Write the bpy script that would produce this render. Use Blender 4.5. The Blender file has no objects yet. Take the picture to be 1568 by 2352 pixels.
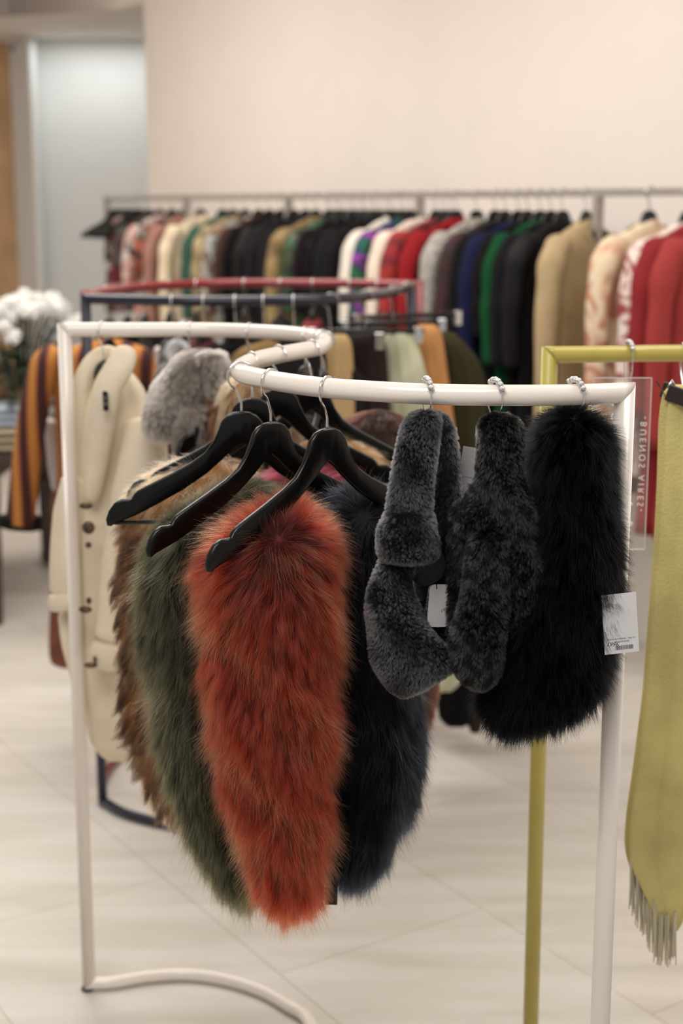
import bpy, bmesh, math, random
import numpy as np
from mathutils import Vector, Matrix
from mathutils.kdtree import KDTree

S = bpy.context.scene
COL = S.collection
rng = np.random.default_rng(7)
random.seed(7)

# ------------------------------------------------------------------ camera
PITCH = math.radians(11.65)
FPX = 3400.0
CAMZ = 1.75
cam_d = bpy.data.cameras.new('camera')
cam = bpy.data.objects.new('camera', cam_d); COL.objects.link(cam)
cam.location = (0, 0, CAMZ)
cam.rotation_euler = (math.pi/2 - PITCH, 0, 0)
cam_d.sensor_fit = 'VERTICAL'; cam_d.sensor_height = 36; cam_d.sensor_width = 24
cam_d.lens = FPX/2352*36
cam_d.clip_start = 0.05; cam_d.clip_end = 60
cam_d.dof.use_dof = True
cam_d.dof.focus_distance = 2.01
cam_d.dof.aperture_fstop = 3.3
S.camera = cam

# ------------------------------------------------------------------ world, lights, exposure
S.view_settings.view_transform = 'Standard'
S.view_settings.look = 'None'
S.view_settings.gamma = 1.0
S.view_settings.use_curve_mapping = False
S.view_settings.exposure = 0.10
W = bpy.data.worlds.new('world'); S.world = W; W.use_nodes = True
W.node_tree.nodes['Background'].inputs[0].default_value = (1.0, 0.97, 0.94, 1)
W.node_tree.nodes['Background'].inputs[1].default_value = 0.40

def area(name, loc, size, energy, color, target=None, spread=None):
    l = bpy.data.lights.new(name, 'AREA'); l.shape = 'RECTANGLE'
    l.size, l.size_y = size; l.energy = energy; l.color = color
    if spread: l.spread = spread
    o = bpy.data.objects.new(name, l); COL.objects.link(o); o.location = loc
    if target is not None:
        o.rotation_euler = (Vector(target)-Vector(loc)).to_track_quat('-Z', 'Y').to_euler()
    return o
def spot(name, loc, target, energy, color, ang=60, blend=0.9, r=0.05):
    l = bpy.data.lights.new(name, 'SPOT'); l.energy = energy; l.color = color
    l.spot_size = math.radians(ang); l.spot_blend = blend; l.shadow_soft_size = r
    o = bpy.data.objects.new(name, l); COL.objects.link(o); o.location = loc
    o.rotation_euler = (Vector(target)-Vector(loc)).to_track_quat('-Z', 'Y').to_euler()
    return o
WARM = (1.0, 0.86, 0.72)
area('ceiling_lamp_front', (-0.6, 0.9, 3.3), (1.6, 1.0), 38, (1.0, 0.975, 0.945), (-0.3, 1.8, 0.8))
area('ceiling_lamp_middle', (-0.9, 4.7, 3.35), (2.4, 1.6), 60, (1.0, 0.975, 0.945), (-0.9, 4.7, 0))
area('ceiling_lamp_back', (-2.3, 7.2, 3.35), (2.0, 1.6), 44, (1.0, 0.97, 0.94), (-2.2, 7.6, 0))
area('ceiling_lamp_right', (1.6, 2.6, 3.35), (1.4, 1.6), 30, (1.0, 0.975, 0.945), (1.3, 3.0, 0))
ww = area('added_wall_fill', (-1.65, 7.06, 3.42), (5.0, 0.25), 54, (1.0, 0.90, 0.83), (0.15, 7.2, 2.2))  # added unseen strip light, brightens the long wall evenly
ww.rotation_euler = Matrix(((.548, -.52, .655), (-.837, -.34, .428), (0.0, -.783, -.622))).to_euler()
spot('wall_spot_warm', (0.5, 5.0, 3.3), (1.15, 6.2, 2.5), 5, (1.0, 0.60, 0.36), 60, 1.0, 0.1)
spot('wall_spot_left', (-0.9, 6.9, 3.3), (-0.1, 8.1, 2.75), 5, (1.0, 0.52, 0.40), 60, 1.0, 0.1)

# ------------------------------------------------------------------ geometry of the view used to survey the photograph
CP, SP = math.cos(PITCH), math.sin(PITCH)
def ray(px, py):
    a = (px-784.0); b = (1176.0-py)
    return Vector((a, FPX*CP + b*SP, -FPX*SP + b*CP))
def at(px, py, Y):
    r = ray(px, py); return Vector((0, 0, CAMZ)) + r*(Y/r.y)
def pz(px, py, z):
    r = ray(px, py); return Vector((0, 0, CAMZ)) + r*((z-CAMZ)/r.z)
def proj(p):
    q = Vector(p)-Vector((0, 0, CAMZ)); d = q.y*CP - q.z*SP
    return 784+FPX*q.x/d, 1176-FPX*(q.y*SP+q.z*CP)/d

# ------------------------------------------------------------------ materials
def lin(c):
    return tuple((x/255/12.92 if x/255 <= .04045 else ((x/255+.055)/1.055)**2.4) for x in c) + (1,)
def new_mat(name):
    m = bpy.data.materials.new(name); m.use_nodes = True
    nt = m.node_tree; b = nt.nodes['Principled BSDF']
    return m, nt, b
def mat(name, rgb, rough=0.6, metal=0.0, noise=0.0, nscale=20, bump=0.0, bscale=200, rgb2=None, coat=0.0, sheen=0.0, spec=None, coord='Object'):
    m, nt, b = new_mat(name)
    b.inputs['Base Color'].default_value = lin(rgb)
    b.inputs['Roughness'].default_value = rough
    b.inputs['Metallic'].default_value = metal
    if coat: b.inputs['Coat Weight'].default_value = coat; b.inputs['Coat Roughness'].default_value = 0.12
    if sheen: b.inputs['Sheen Weight'].default_value = sheen
    if spec is not None: b.inputs['Specular IOR Level'].default_value = spec
    tc = nt.nodes.new('ShaderNodeTexCoord')
    n = nt.nodes.new('ShaderNodeTexNoise'); n.inputs['Scale'].default_value = nscale; n.inputs['Detail'].default_value = 4
    nt.links.new(tc.outputs[coord], n.inputs['Vector'])
    r = nt.nodes.new('ShaderNodeValToRGB')
    c2 = rgb2 or tuple(max(0, x*(1-noise)) for x in rgb)
    r.color_ramp.elements[0].position = 0.35; r.color_ramp.elements[1].position = 0.65
    r.color_ramp.elements[0].color = lin(c2); r.color_ramp.elements[1].color = lin(rgb)
    nt.links.new(n.outputs['Fac'], r.inputs['Fac']); nt.links.new(r.outputs['Color'], b.inputs['Base Color'])
    if bump:
        n2 = nt.nodes.new('ShaderNodeTexNoise'); n2.inputs['Scale'].default_value = bscale; n2.inputs['Detail'].default_value = 3
        nt.links.new(tc.outputs[coord], n2.inputs['Vector'])
        bp = nt.nodes.new('ShaderNodeBump'); bp.inputs['Strength'].default_value = bump; bp.inputs['Distance'].default_value = 0.004
        nt.links.new(n2.outputs['Fac'], bp.inputs['Height']); nt.links.new(bp.outputs['Normal'], b.inputs['Normal'])
    return m
def pattern_mat(name, cols, scale=14, rough=0.8, stretch=(1, 1, 1), distort=0.0, kind='noise'):
    """several flat colours in patches (prints, tie-dye, stripes)"""
    m, nt, b = new_mat(name); b.inputs['Roughness'].default_value = rough
    tc = nt.nodes.new('ShaderNodeTexCoord'); mp = nt.nodes.new('ShaderNodeMapping')
    mp.inputs['Scale'].default_value = stretch
    nt.links.new(tc.outputs['Object'], mp.inputs['Vector'])
    if kind == 'noise':
        n = nt.nodes.new('ShaderNodeTexNoise'); n.inputs['Scale'].default_value = scale; n.inputs['Detail'].default_value = 1.5
        n.inputs['Distortion'].default_value = distort
        out = n.outputs['Fac']; lo, hi = 0.33, 0.67
    else:
        n = nt.nodes.new('ShaderNodeTexWave'); n.inputs['Scale'].default_value = scale; n.inputs['Distortion'].default_value = distort
        n.inputs['Detail Scale'].default_value = 0.6
        out = n.outputs['Fac']; lo, hi = 0.0, 1.0
    nt.links.new(mp.outputs['Vector'], n.inputs['Vector'])
    r = nt.nodes.new('ShaderNodeValToRGB'); cr = r.color_ramp
    cr.elements[0].position = lo; cr.elements[0].color = lin(cols[0])
    cr.elements[1].position = hi; cr.elements[1].color = lin(cols[-1])
    for i in range(1, len(cols)-1):
        e = cr.elements.new(lo+(hi-lo)*i/(len(cols)-1)); e.color = lin(cols[i])
    nt.links.new(out, r.inputs['Fac']); nt.links.new(r.outputs['Color'], b.inputs['Base Color'])
    return m
def hair_mat(name, root, mid, tip, alt=None, rough=0.35, radial=0.5, melt=0.45, ior=1.4):
    """fur fibre: colour runs from root to tip, each fibre a little different"""
    m = bpy.data.materials.new(name); m.use_nodes = True; nt = m.node_tree; nt.nodes.clear()
    o = nt.nodes.new('ShaderNodeOutputMaterial'); h = nt.nodes.new('ShaderNodeBsdfHairPrincipled')
    h.parametrization = 'COLOR'
    h.inputs['Roughness'].default_value = rough; h.inputs['Radial Roughness'].default_value = radial
    h.inputs['Random Roughness'].default_value = 0.2; h.inputs['IOR'].default_value = ior
    hi = nt.nodes.new('ShaderNodeHairInfo'); r = nt.nodes.new('ShaderNodeValToRGB'); cr = r.color_ramp
    cr.elements[0].position = 0.0; cr.elements[0].color = lin(root)
    cr.elements[1].position = 1.0; cr.elements[1].color = lin(tip)
    e = cr.elements.new(melt); e.color = lin(mid)
    nt.links.new(hi.outputs['Intercept'], r.inputs['Fac'])
    at_ = nt.nodes.new('ShaderNodeAttribute'); at_.attribute_name = 'tint'
    mx = nt.nodes.new('ShaderNodeMix'); mx.data_type = 'RGBA'
    nt.links.new(at_.outputs['Fac'], mx.inputs[0])
    nt.links.new(r.outputs['Color'], mx.inputs[6])
    mx.inputs[7].default_value = lin(alt or tuple(x*0.45 for x in mid))
    nt.links.new(mx.outputs[2], h.inputs['Color'])
    nt.links.new(h.outputs[0], o.inputs['Surface'])
    return m

M = {}
M['white_enamel'] = mat('white_enamel', (243, 234, 224), 0.2, coat=0.5, noise=0.01, nscale=6)
M['blue_enamel'] = mat('blue_enamel', (16, 18, 42), 0.28, coat=0.3, noise=0.05)
M['red_enamel'] = mat('red_enamel', (138, 26, 36), 0.28, coat=0.5, noise=0.05)
M['olive_enamel'] = mat('olive_enamel', (190, 175, 84), 0.3, coat=0.3, noise=0.03)
M['steel'] = mat('satin_steel', (168, 163, 154), 0.4, 0.35, noise=0.05)
M['chrome'] = mat('polished_chrome', (225, 225, 225), 0.14, 1.0, noise=0.02)
M['black_wood'] = mat('black_lacquered_wood', (7, 6, 6), 0.3, coat=0.12, spec=.3, noise=0.2, nscale=60, bump=0.08, bscale=90)
M['black_plastic'] = mat('black_plastic', (15, 15, 16), 0.4, noise=0.1)
M['rhinestone'] = mat('rhinestone', (235, 235, 235), 0.12, 0.9, noise=0.25, nscale=900, bump=0.4, bscale=700)
M['tag_card'] = mat('tag_card', (226, 224, 226), 0.6, noise=0.02)
M['ink'] = mat('black_ink', (22, 22, 24), 0.6)
M['white_vinyl'] = mat('white_vinyl', (240, 240, 238), 0.5)
M['table_wood'] = mat('dark_table_wood', (70, 54, 43), 0.5, noise=0.25, nscale=18)
M['panel_wood'] = mat('oak_panel', (208, 168, 124), 0.5, noise=0.12, nscale=3)

# ------------------------------------------------------------------ mesh helpers
def link(name, me, m=None, parent=None, smooth=True, loc=None):
    if m is not None:
        for mm in (m if isinstance(m, (list, tuple)) else [m]): me.materials.append(mm)
    if smooth: me.polygons.foreach_set('use_smooth', [True]*len(me.polygons))
    o = bpy.data.objects.new(name, me); COL.objects.link(o)
    if parent is not None: o.parent = parent
    if loc is not None: o.location = loc
    return o
def mesh_np(name, V, F):
    me = bpy.data.meshes.new(name); me.from_pydata([tuple(v) for v in V], [], [tuple(int(i) for i in f) for f in F]); me.update(); return me
class MB:
    def __init__(s): s.V = []; s.F = []
    def add(s, V, F):
        o = len(s.V); s.V += [tuple(v) for v in V]; s.F += [tuple(i+o for i in f) for f in F]; return s
    def box(s, c, size, rot=None):
        c = Vector(c); h = Vector(size)/2; V = []
        for x in (-1, 1):
            for y in (-1, 1):
                for z in (-1, 1):
                    v = Vector((x*h.x, y*h.y, z*h.z))
                    if rot is not None: v = rot @ v
                    V.append(c+v)
        return s.add(V, [(0, 1, 3, 2), (4, 6, 7, 5), (0, 4, 5, 1), (2, 3, 7, 6), (0, 2, 6, 4), (1, 5, 7, 3)])
    def tube(s, pts, rad, seg=12, closed=False, n0=None, n1=None, flat=1.0, up=None):
        P = [Vector(p) for p in pts]; n = len(P)
        R = rad if isinstance(rad, (list, tuple)) else [rad]*n
        V = []; T = []
        for i in range(n):
            a = P[(i-1) % n] if (closed or i > 0) else P[i]; b = P[(i+1) % n] if (closed or i < n-1) else P[i]
            T.append((b-a).normalized())
        ref = Vector(up) if up is not None else (Vector((0, 0, 1)) if abs(T[0].z) < .9 else Vector((0, 1, 0)))
        side = T[0].cross(ref).normalized()
        for i in range(n):
            if up is not None:
                sd = T[i].cross(Vector(up))
                side = sd.normalized() if sd.length > 1e-4 else side
            side = (side - T[i]*side.dot(T[i])).normalized(); nn = side.cross(T[i]).normalized()
            for k in range(seg):
                t = 2*math.pi*k/seg
                v = P[i] + side*(R[i]*math.cos(t)) + nn*(R[i]*flat*math.sin(t))
                for (idx, nrm) in ((0, n0), (n-1, n1)):
                    if i == idx and nrm is not None:
                        nv = Vector(nrm); v = v + T[i]*((P[i]-v).dot(nv)/T[i].dot(nv))
                V.append(v)
        F = []
        for i in range(n if closed else n-1):
            j = (i+1) % n
            for k in range(seg):
                l = (k+1) % seg
                F.append((i*seg+k, i*seg+l, j*seg+l, j*seg+k))
        if not closed:
            F.append(tuple(reversed(range(seg)))); F.append(tuple(range((n-1)*seg, n*seg)))
        return s.add(V, F)
    def sphere(s, c, r, seg=12, rings=8, sc=(1, 1, 1)):
        V = [(c[0], c[1], c[2]+r*sc[2])]; F = []
        for i in range(1, rings):
            a = math.pi*i/rings
            for k in range(seg):
                t = 2*math.pi*k/seg
                V.append((c[0]+r*sc[0]*math.sin(a)*math.cos(t), c[1]+r*sc[1]*math.sin(a)*math.sin(t), c[2]+r*sc[2]*math.cos(a)))
        V.append((c[0], c[1], c[2]-r*sc[2])); L = len(V)-1
        for k in range(seg):
            F.append((0, 1+k, 1+(k+1) % seg)); b = 1+(rings-2)*seg
            F.append((L, b+(k+1) % seg, b+k))
        for i in range(rings-2):
            for k in range(seg):
                l = (k+1) % seg
                F.append((1+i*seg+k, 1+(i+1)*seg+k, 1+(i+1)*seg+l, 1+i*seg+l))
        return s.add(V, F)
    def build(s, name, m, parent=None, smooth=True, bevel=0.0, sub=0):
        me = mesh_np(name, s.V, s.F); o = link(name, me, m, parent, smooth)
        if bevel:
            b = o.modifiers.new('bevel', 'BEVEL'); b.width = bevel; b.segments = 2; b.limit_method = 'ANGLE'
        if sub:
            b = o.modifiers.new('sub', 'SUBSURF'); b.levels = sub; b.render_levels = sub
        return o
def tag(o, label, cat, group=None, kind=None):
    if label: o['label'] = label
    if cat: o['category'] = cat
    if group: o['group'] = group
    if kind: o['kind'] = kind
    return o
def empty(name, loc, label, cat, group=None, rz=0.0):
    o = bpy.data.objects.new(name, None); COL.objects.link(o); o.empty_display_size = 0.05
    o.location = loc; o.rotation_euler = (0, 0, rz)
    return tag(o, label, cat, group)
def adopt(o, parent):
    """parent a mesh built in world coordinates"""
    o.parent = parent; o.matrix_parent_inverse = Matrix.Translation(parent.location).inverted() if not any(parent.rotation_euler) else (Matrix.Translation(parent.location) @ parent.rotation_euler.to_matrix().to_4x4()).inverted()
    return o
def copy_tree(o, parent=None):
    c = o.copy(); COL.objects.link(c)
    if parent is not None: c.parent = parent
    for ch in list(o.children): copy_tree(ch, c)
    return c
def structure(name, V, F, m):
    o = link(name, mesh_np(name, V, F), m, None, False); o['kind'] = 'structure'; return o
def smooth_path(pts, n=60):
    P = [Vector(p) for p in pts]; P = [P[0]*2-P[1]] + P + [P[-1]*2-P[-2]]; out = []
    k = len(P)-3; per = max(2, n//k)
    for i in range(k):
        p0, p1, p2, p3 = P[i:i+4]
        for j in range(per):
            t = j/per
            out.append(0.5*((2*p1)+(p2-p0)*t+(2*p0-5*p1+4*p2-p3)*t*t+(3*p1-p0-3*p2+p3)*t**3))
    out.append(P[-2].copy()); return out
def text_mesh(txt, size, depth=0.0004, align='CENTER', shear=0.0):
    cu = bpy.data.curves.new('text', 'FONT'); cu.body = txt; cu.size = size; cu.extrude = depth
    cu.align_x = align; cu.align_y = 'CENTER'; cu.shear = shear; cu.resolution_u = 3
    o = bpy.data.objects.new('text', cu); COL.objects.link(o)
    bpy.context.view_layer.update()
    me = bpy.data.meshes.new_from_object(o.evaluated_get(bpy.context.evaluated_depsgraph_get()))
    bpy.data.objects.remove(o); bpy.data.curves.remove(cu)
    return me

# ------------------------------------------------------------------ the room
def tiles():
    m, nt, b = new_mat('floor_tiles'); N = nt.nodes.new; L = nt.links.new
    tc = N('ShaderNodeTexCoord'); mp = N('ShaderNodeMapping'); mp.inputs['Rotation'].default_value = (0, 0, math.radians(57)); mp.inputs['Location'].default_value = (0.33, 0.2, 0)
    L(tc.outputs['Object'], mp.inputs['Vector'])
    br = N('ShaderNodeTexBrick'); br.offset = 0.5; br.inputs['Scale'].default_value = 1.0
    br.inputs['Brick Width'].default_value = 1.2; br.inputs['Row Height'].default_value = 0.6
    br.inputs['Mortar Size'].default_value = 0.0022; br.inputs['Mortar Smooth'].default_value = 0.3
    br.inputs['Color1'].default_value = lin((222, 217, 209)); br.inputs['Color2'].default_value = lin((217, 211, 202)); br.inputs['Mortar'].default_value = lin((188, 178, 164))
    L(mp.outputs['Vector'], br.inputs['Vector'])
    mp2 = N('ShaderNodeMapping'); mp2.inputs['Rotation'].default_value = (0, 0, math.radians(-35)); mp2.inputs['Scale'].default_value = (0.8, 4.0, 1)
    L(tc.outputs['Object'], mp2.inputs['Vector'])
    n = N('ShaderNodeTexNoise'); n.inputs['Scale'].default_value = 2.2; n.inputs['Detail'].default_value = 5; n.inputs['Distortion'].default_value = 0.6
    L(mp2.outputs['Vector'], n.inputs['Vector'])
    r = N('ShaderNodeValToRGB'); r.color_ramp.elements[0].position = 0.3; r.color_ramp.elements[0].color = (0.80, 0.79, 0.76, 1); r.color_ramp.elements[1].position = 0.7; r.color_ramp.elements[1].color = (1, 1, 1, 1)
    L(n.outputs['Fac'], r.inputs['Fac'])
    mx = N('ShaderNodeMix'); mx.data_type = 'RGBA'; mx.blend_type = 'MULTIPLY'; mx.inputs[0].default_value = 1
    L(br.outputs['Color'], mx.inputs[6]); L(r.outputs['Color'], mx.inputs[7]); L(mx.outputs[2], b.inputs['Base Color'])
    b.inputs['Roughness'].default_value = 0.42; b.inputs['Specular IOR Level'].default_value = 0.35
    return m
structure('floor', [(-6, -3, 0), (7, -3, 0), (7, 14, 0), (-6, 14, 0)], [(0, 1, 2, 3)], tiles())
M['wall'] = mat('warm_white_plaster', (240, 232, 224), 0.85, noise=0.01, nscale=3, bump=0.03, bscale=60)
M['wall_cool'] = mat('cool_white_paint', (228, 229, 226), 0.8, noise=0.01, nscale=3)
structure('ceiling', [(-6, 0.2, 3.5), (7, 0.2, 3.5), (7, 14, 3.5), (-6, 14, 3.5)], [(0, 3, 2, 1)], M['wall'])

R0 = at(245, 455, 9.5); R4 = at(1374, 445, 5.55)
RZ = 1.80
U2 = Vector((R4.x-R0.x, R4.y-R0.y, 0)).normalized()          # along the wall rack
N2 = Vector((-U2.y, U2.x, 0))                                # away from the camera, into the wall
if N2.y < 0: N2 = -N2
WB = Vector((R0.x, R0.y, 0)) + N2*0.40                       # foot of the long wall
def wall_pt_px(px):                                          # where the long wall meets a column of the view
    k = (px-784)/FPX*CP
    t = (k*WB.y-WB.x)/(U2.x-k*U2.y); return WB+U2*t
def slab(name, a, b, z0, z1, th, m):
    d = (b-a).normalized(); n = Vector((-d.y, d.x, 0)); n = n if n.dot(N2) > 0 else -n
    V = [];
    for p in (a, b, b+n*th, a+n*th):
        V += [(p.x, p.y, z0), (p.x, p.y, z1)]
    return structure(name, V, [(0, 2, 3, 1), (2, 4, 5, 3), (4, 6, 7, 5), (6, 0, 1, 7), (1, 3, 5, 7), (0, 6, 4, 2)], m)
wc = wall_pt_px(342); wp = wall_pt_px(80); wq = wall_pt_px(36)
HZ = 3.03
slab('wall_back', wc, wc+U2*13.5, 0, 3.5, 0.25, M['wall'])
slab('trim_1', wp, wc, HZ, 3.5, 0.25, M['wall'])             # lintel above the recess
slab('wall_pier', wq, wp, 0, 3.5, 0.05, M['wall_cool'])
YD = max(wp.y, 11.6)+.30
structure('wall_recess', [(wp.x+.02, YD, 0), (wc.x+1.2, YD, 0), (wc.x+1.2, YD+.1, 0), (wp.x+.02, YD+.1, 0), (wp.x+.02, YD, HZ), (wc.x+1.2, YD, HZ), (wc.x+1.2, YD+.1, HZ), (wp.x+.02, YD+.1, HZ)],
          [(0, 1, 5, 4), (1, 2, 6, 5), (2, 3, 7, 6), (3, 0, 4, 7), (4, 5, 6, 7), (0, 3, 2, 1)], M['wall_cool'])
structure('trim_2', [(wp.x-0.7, 11.0, HZ+.001), (wc.x+1.3, 9.6, HZ+.001), (wc.x+1.3, 12.7, HZ+.001), (wp.x-0.7, 12.7, HZ+.001)], [(0, 3, 2, 1)], M['wall'])
structure('wall_side', [(wp.x, wp.y, 0), (wp.x, YD, 0), (wp.x+.02, YD, 0), (wp.x+.02, wp.y, 0), (wp.x, wp.y, HZ), (wp.x, YD, HZ), (wp.x+.02, YD, HZ), (wp.x+.02, wp.y, HZ)], [(0, 1, 5, 4), (1, 2, 6, 5), (2, 3, 7, 6), (3, 0, 4, 7)], M['wall_cool'])
area('recess_lamp', ((wp.x+wc.x)/2, YD-.5, 2.98), (0.9, 0.5), 6, (0.94, 0.98, 1.0), ((wp.x+wc.x)/2, YD-.3, 0))

structure('wall_far_left', [(-5.2, 5.0, 0), (-5.2, 13.5, 0), (-5.2, 13.5, 3.5), (-5.2, 5.0, 3.5)], [(0, 1, 2, 3)], M['wall'])
# timber-clad opening at the far left
ow = wq + Vector((-2.2, 0.35, 0))
structure('wall_left', [(ow.x, wq.y+.16, 0), (wq.x+.02, wq.y+.16, 0), (wq.x+.02, wq.y+.16, 3.14), (ow.x, wq.y+.16, 3.14), (ow.x, wq.y+.6, 0), (wq.x+.02, wq.y+.6, 0), (wq.x+.02, wq.y+.6, 3.14), (ow.x, wq.y+.6, 3.14)],
          [(0, 1, 2, 3), (4, 7, 6, 5), (0, 4, 5, 1), (3, 2, 6, 7), (1, 5, 6, 2), (0, 3, 7, 4)], M['panel_wood'])
structure('trim_3', [(ow.x, wq.y-.05, 3.14), (wq.x+.10, wq.y-.05, 3.14), (wq.x+.10, wq.y+.6, 3.14), (ow.x, wq.y+.6, 3.14), (ow.x, wq.y-.05, 3.17), (wq.x+.10, wq.y-.05, 3.17), (wq.x+.10, wq.y+.6, 3.17), (ow.x, wq.y+.6, 3.17)],
          [(0, 3, 2, 1), (4, 5, 6, 7), (0, 1, 5, 4), (1, 2, 6, 5), (2, 3, 7, 6), (3, 0, 4, 7)], mat('oak_soffit', (150, 98, 62), 0.5, noise=0.1, nscale=3))
structure('trim_4', [(ow.x, wq.y-.02, 3.172), (wq.x+.03, wq.y-.02, 3.172), (wq.x+.03, wq.y+.2, 3.172), (ow.x, wq.y+.2, 3.172), (ow.x, wq.y-.02, 3.5), (wq.x+.03, wq.y-.02, 3.5), (wq.x+.03, wq.y+.2, 3.5), (ow.x, wq.y+.2, 3.5)],
          [(0, 3, 2, 1), (4, 5, 6, 7), (0, 1, 5, 4), (1, 2, 6, 5), (2, 3, 7, 6), (3, 0, 4, 7)], M['wall'])
# small dark sensor on the pier
sp = (wq+wp)/2 - N2*0.012; zz = CAMZ+(473-131)/3400*sp.y
e = empty('wall_sensor', (sp.x, sp.y, zz), 'small round black sensor on the pale pier beside the recess', 'sensor')
e.rotation_euler = (0, 0, math.atan2(U2.y, U2.x))
mb = MB(); mb.tube([(0, 0.02, 0), (0, -0.03, 0)], 0.036, 20); mb.build('sensor_body', M['wall_cool'], e)
mb = MB(); mb.sphere((0, -0.032, 0), 0.026, 16, 10, (1, .7, 1)); mb.build('sensor_lens', M['black_plastic'], e)

# ------------------------------------------------------------------ racks of bent tube
RH = 1.50; TR = 0.0146
def bent_rack(name, rail_pts, m, label, n=120, base_pts=None, legs=(True, True)):
    """continuous curved top rail, matching floor rail, upright posts with mitred corners"""
    top = smooth_path([Vector((p[0], p[1], RH)) for p in rail_pts], n)
    e = empty(name, (top[0].x, top[0].y, 0), label, 'clothes rack')
    t0 = (top[1]-top[0]).normalized(); t1 = (top[-1]-top[-2]).normalized(); dn = Vector((0, 0, -1))
    mi0 = (t0 - dn); mi1 = (t1 + dn)
    mb = MB(); mb.tube(top, TR, 20, n0=(t0-dn).normalized(), n1=(t1+dn).normalized()); adopt(mb.build('top_rail', m), e)
    bot = [Vector((p.x, p.y, TR)) for p in top]
    if base_pts: bot = smooth_path([Vector((p[0], p[1], TR)) for p in base_pts], n)
    b0 = (bot[1]-bot[0]).normalized(); b1 = (bot[-1]-bot[-2]).normalized()
    mb = MB(); mb.tube(bot, TR, 16, n0=(b0+dn).normalized(), n1=(b1-dn).normalized()); adopt(mb.build('base_rail', m), e)
    for (c, b, t, tb) in ((top[0], bot[0], t0, b0), (top[-1], bot[-1], -t1, -b1)):
        c2 = c+Vector((0, 0, -0.0002))
        mb = MB(); mb.tube([b, c2], TR*0.997, 20, n0=(dn+tb).normalized(), n1=(t-dn).normalized()); adopt(mb.build('post', m), e)
    return e, top
W_PX = [(148, 757), (260, 757), (400, 757), (520, 758.5), (620, 763), (690, 768), (733, 775), (748, 786), (735, 797), (690, 806), (640, 815), (590, 827), (556, 842), (553, 856), (585, 866), (650, 878), (740, 890), (860, 899), (980, 905), (1100, 907.5), (1220, 908), (1330, 906.5), (1434, 902.5)]
white_pts = [pz(x, y, RH) for x, y in W_PX]
base_px = [(195, 2272), (260, 2256), (340, 2243), (430, 2238), (520, 2250), (600, 2275), (660, 2308), (712, 2350)]
white_rack, WR = bent_rack('garment_rack', white_pts, M['white_enamel'], 'cream white tubular clothes rack with winding curved rail, nearest in front', 240,
                           base_pts=[white_pts[0]]+[pz(x, y, TR) for x, y in base_px[1:]]+white_pts[8:])
mb = MB(); bl = white_pts[0]; mb.tube([(bl.x-.002, bl.y, 0.0), (bl.x-.002, bl.y, 0.006)], 0.016, 12); adopt(mb.build('foot_cap', M['black_plastic']), white_rack)
B_PX = [(196, 686), (300, 689), (420, 691), (540, 691), (660, 690), (760, 687), (850, 679), (910, 668), (945, 657)]
blue_rack, BR = bent_rack('garment_rack', [pz(x, y, RH) for x, y in B_PX], M['blue_enamel'], 'navy blue tubular clothes rack bowed towards the front, behind the cream rack', 120,
                        base_pts=[pz(196, 686, RH), pz(300, 1872, TR), pz(420, 1898, TR), pz(560, 1902, TR), pz(700, 1890, TR), pz(830, 1850, TR), pz(900, 1790, TR), pz(945, 657, RH)])
D_PX = [(191, 679), (225, 671), (290, 662), (370, 656), (460, 652), (580, 650), (700, 650), (820, 651), (900, 653), (950, 656.5)]
red_pts = [pz(x, y, RH) for x, y in D_PX]; red_pts[0].y += .03; red_pts[-1].y += .04; red_pts[-1].x += .02
red_rack, RR = bent_rack('garment_rack', red_pts, M['red_enamel'], 'dark red tubular clothes rack bowed away, behind the navy one', 120)
# olive rack runs off to the right
o0 = pz(1262, 815, RH); o1 = pz(1568, 811, RH); o2 = o1 + (o1-o0).normalized()*0.5 + Vector((0, -.05, 0)); o3 = o2+Vector((.25, -.3, 0))
olive_rack, OR = bent_rack('garment_rack', [o0, o0.lerp(o1, .5), o1, o2, o3], M['olive_enamel'], 'olive green tubular clothes rack at the right edge', 60)

# wall rack: straight steel frame
L4 = (Vector((R4.x, R4.y, 0))-Vector((R0.x, R0.y, 0))).length; STEP = L4/4
P0 = Vector((R0.x, R0.y, 0))
wr = empty('garment_rack', (P0.x, P0.y, 0), 'long straight steel clothes rack running along the back wall', 'clothes rack')
mb = MB(); mb.box(P0+U2*(STEP*3)+Vector((0, 0, RZ)), (STEP*6+.04, 0.028, 0.028), Matrix.Rotation(math.atan2(U2.y, U2.x), 3, 'Z')); adopt(mb.build('top_bar', M['steel'], smooth=False), wr)
for k in range(7):
    p = P0+U2*(STEP*k)
    mb = MB(); mb.box((p.x, p.y, RZ/2-.007), (0.03, 0.03, RZ-.014), Matrix.Rotation(math.atan2(U2.y, U2.x), 3, 'Z')); adopt(mb.build('post', M['steel'], smooth=False), wr)
    mb = MB(); mb.box((p.x, p.y, 0.006), (0.05, 0.30, 0.012), Matrix.Rotation(math.atan2(U2.y, U2.x), 3, 'Z')); adopt(mb.build('foot', M['steel'], smooth=False), wr)

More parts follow.
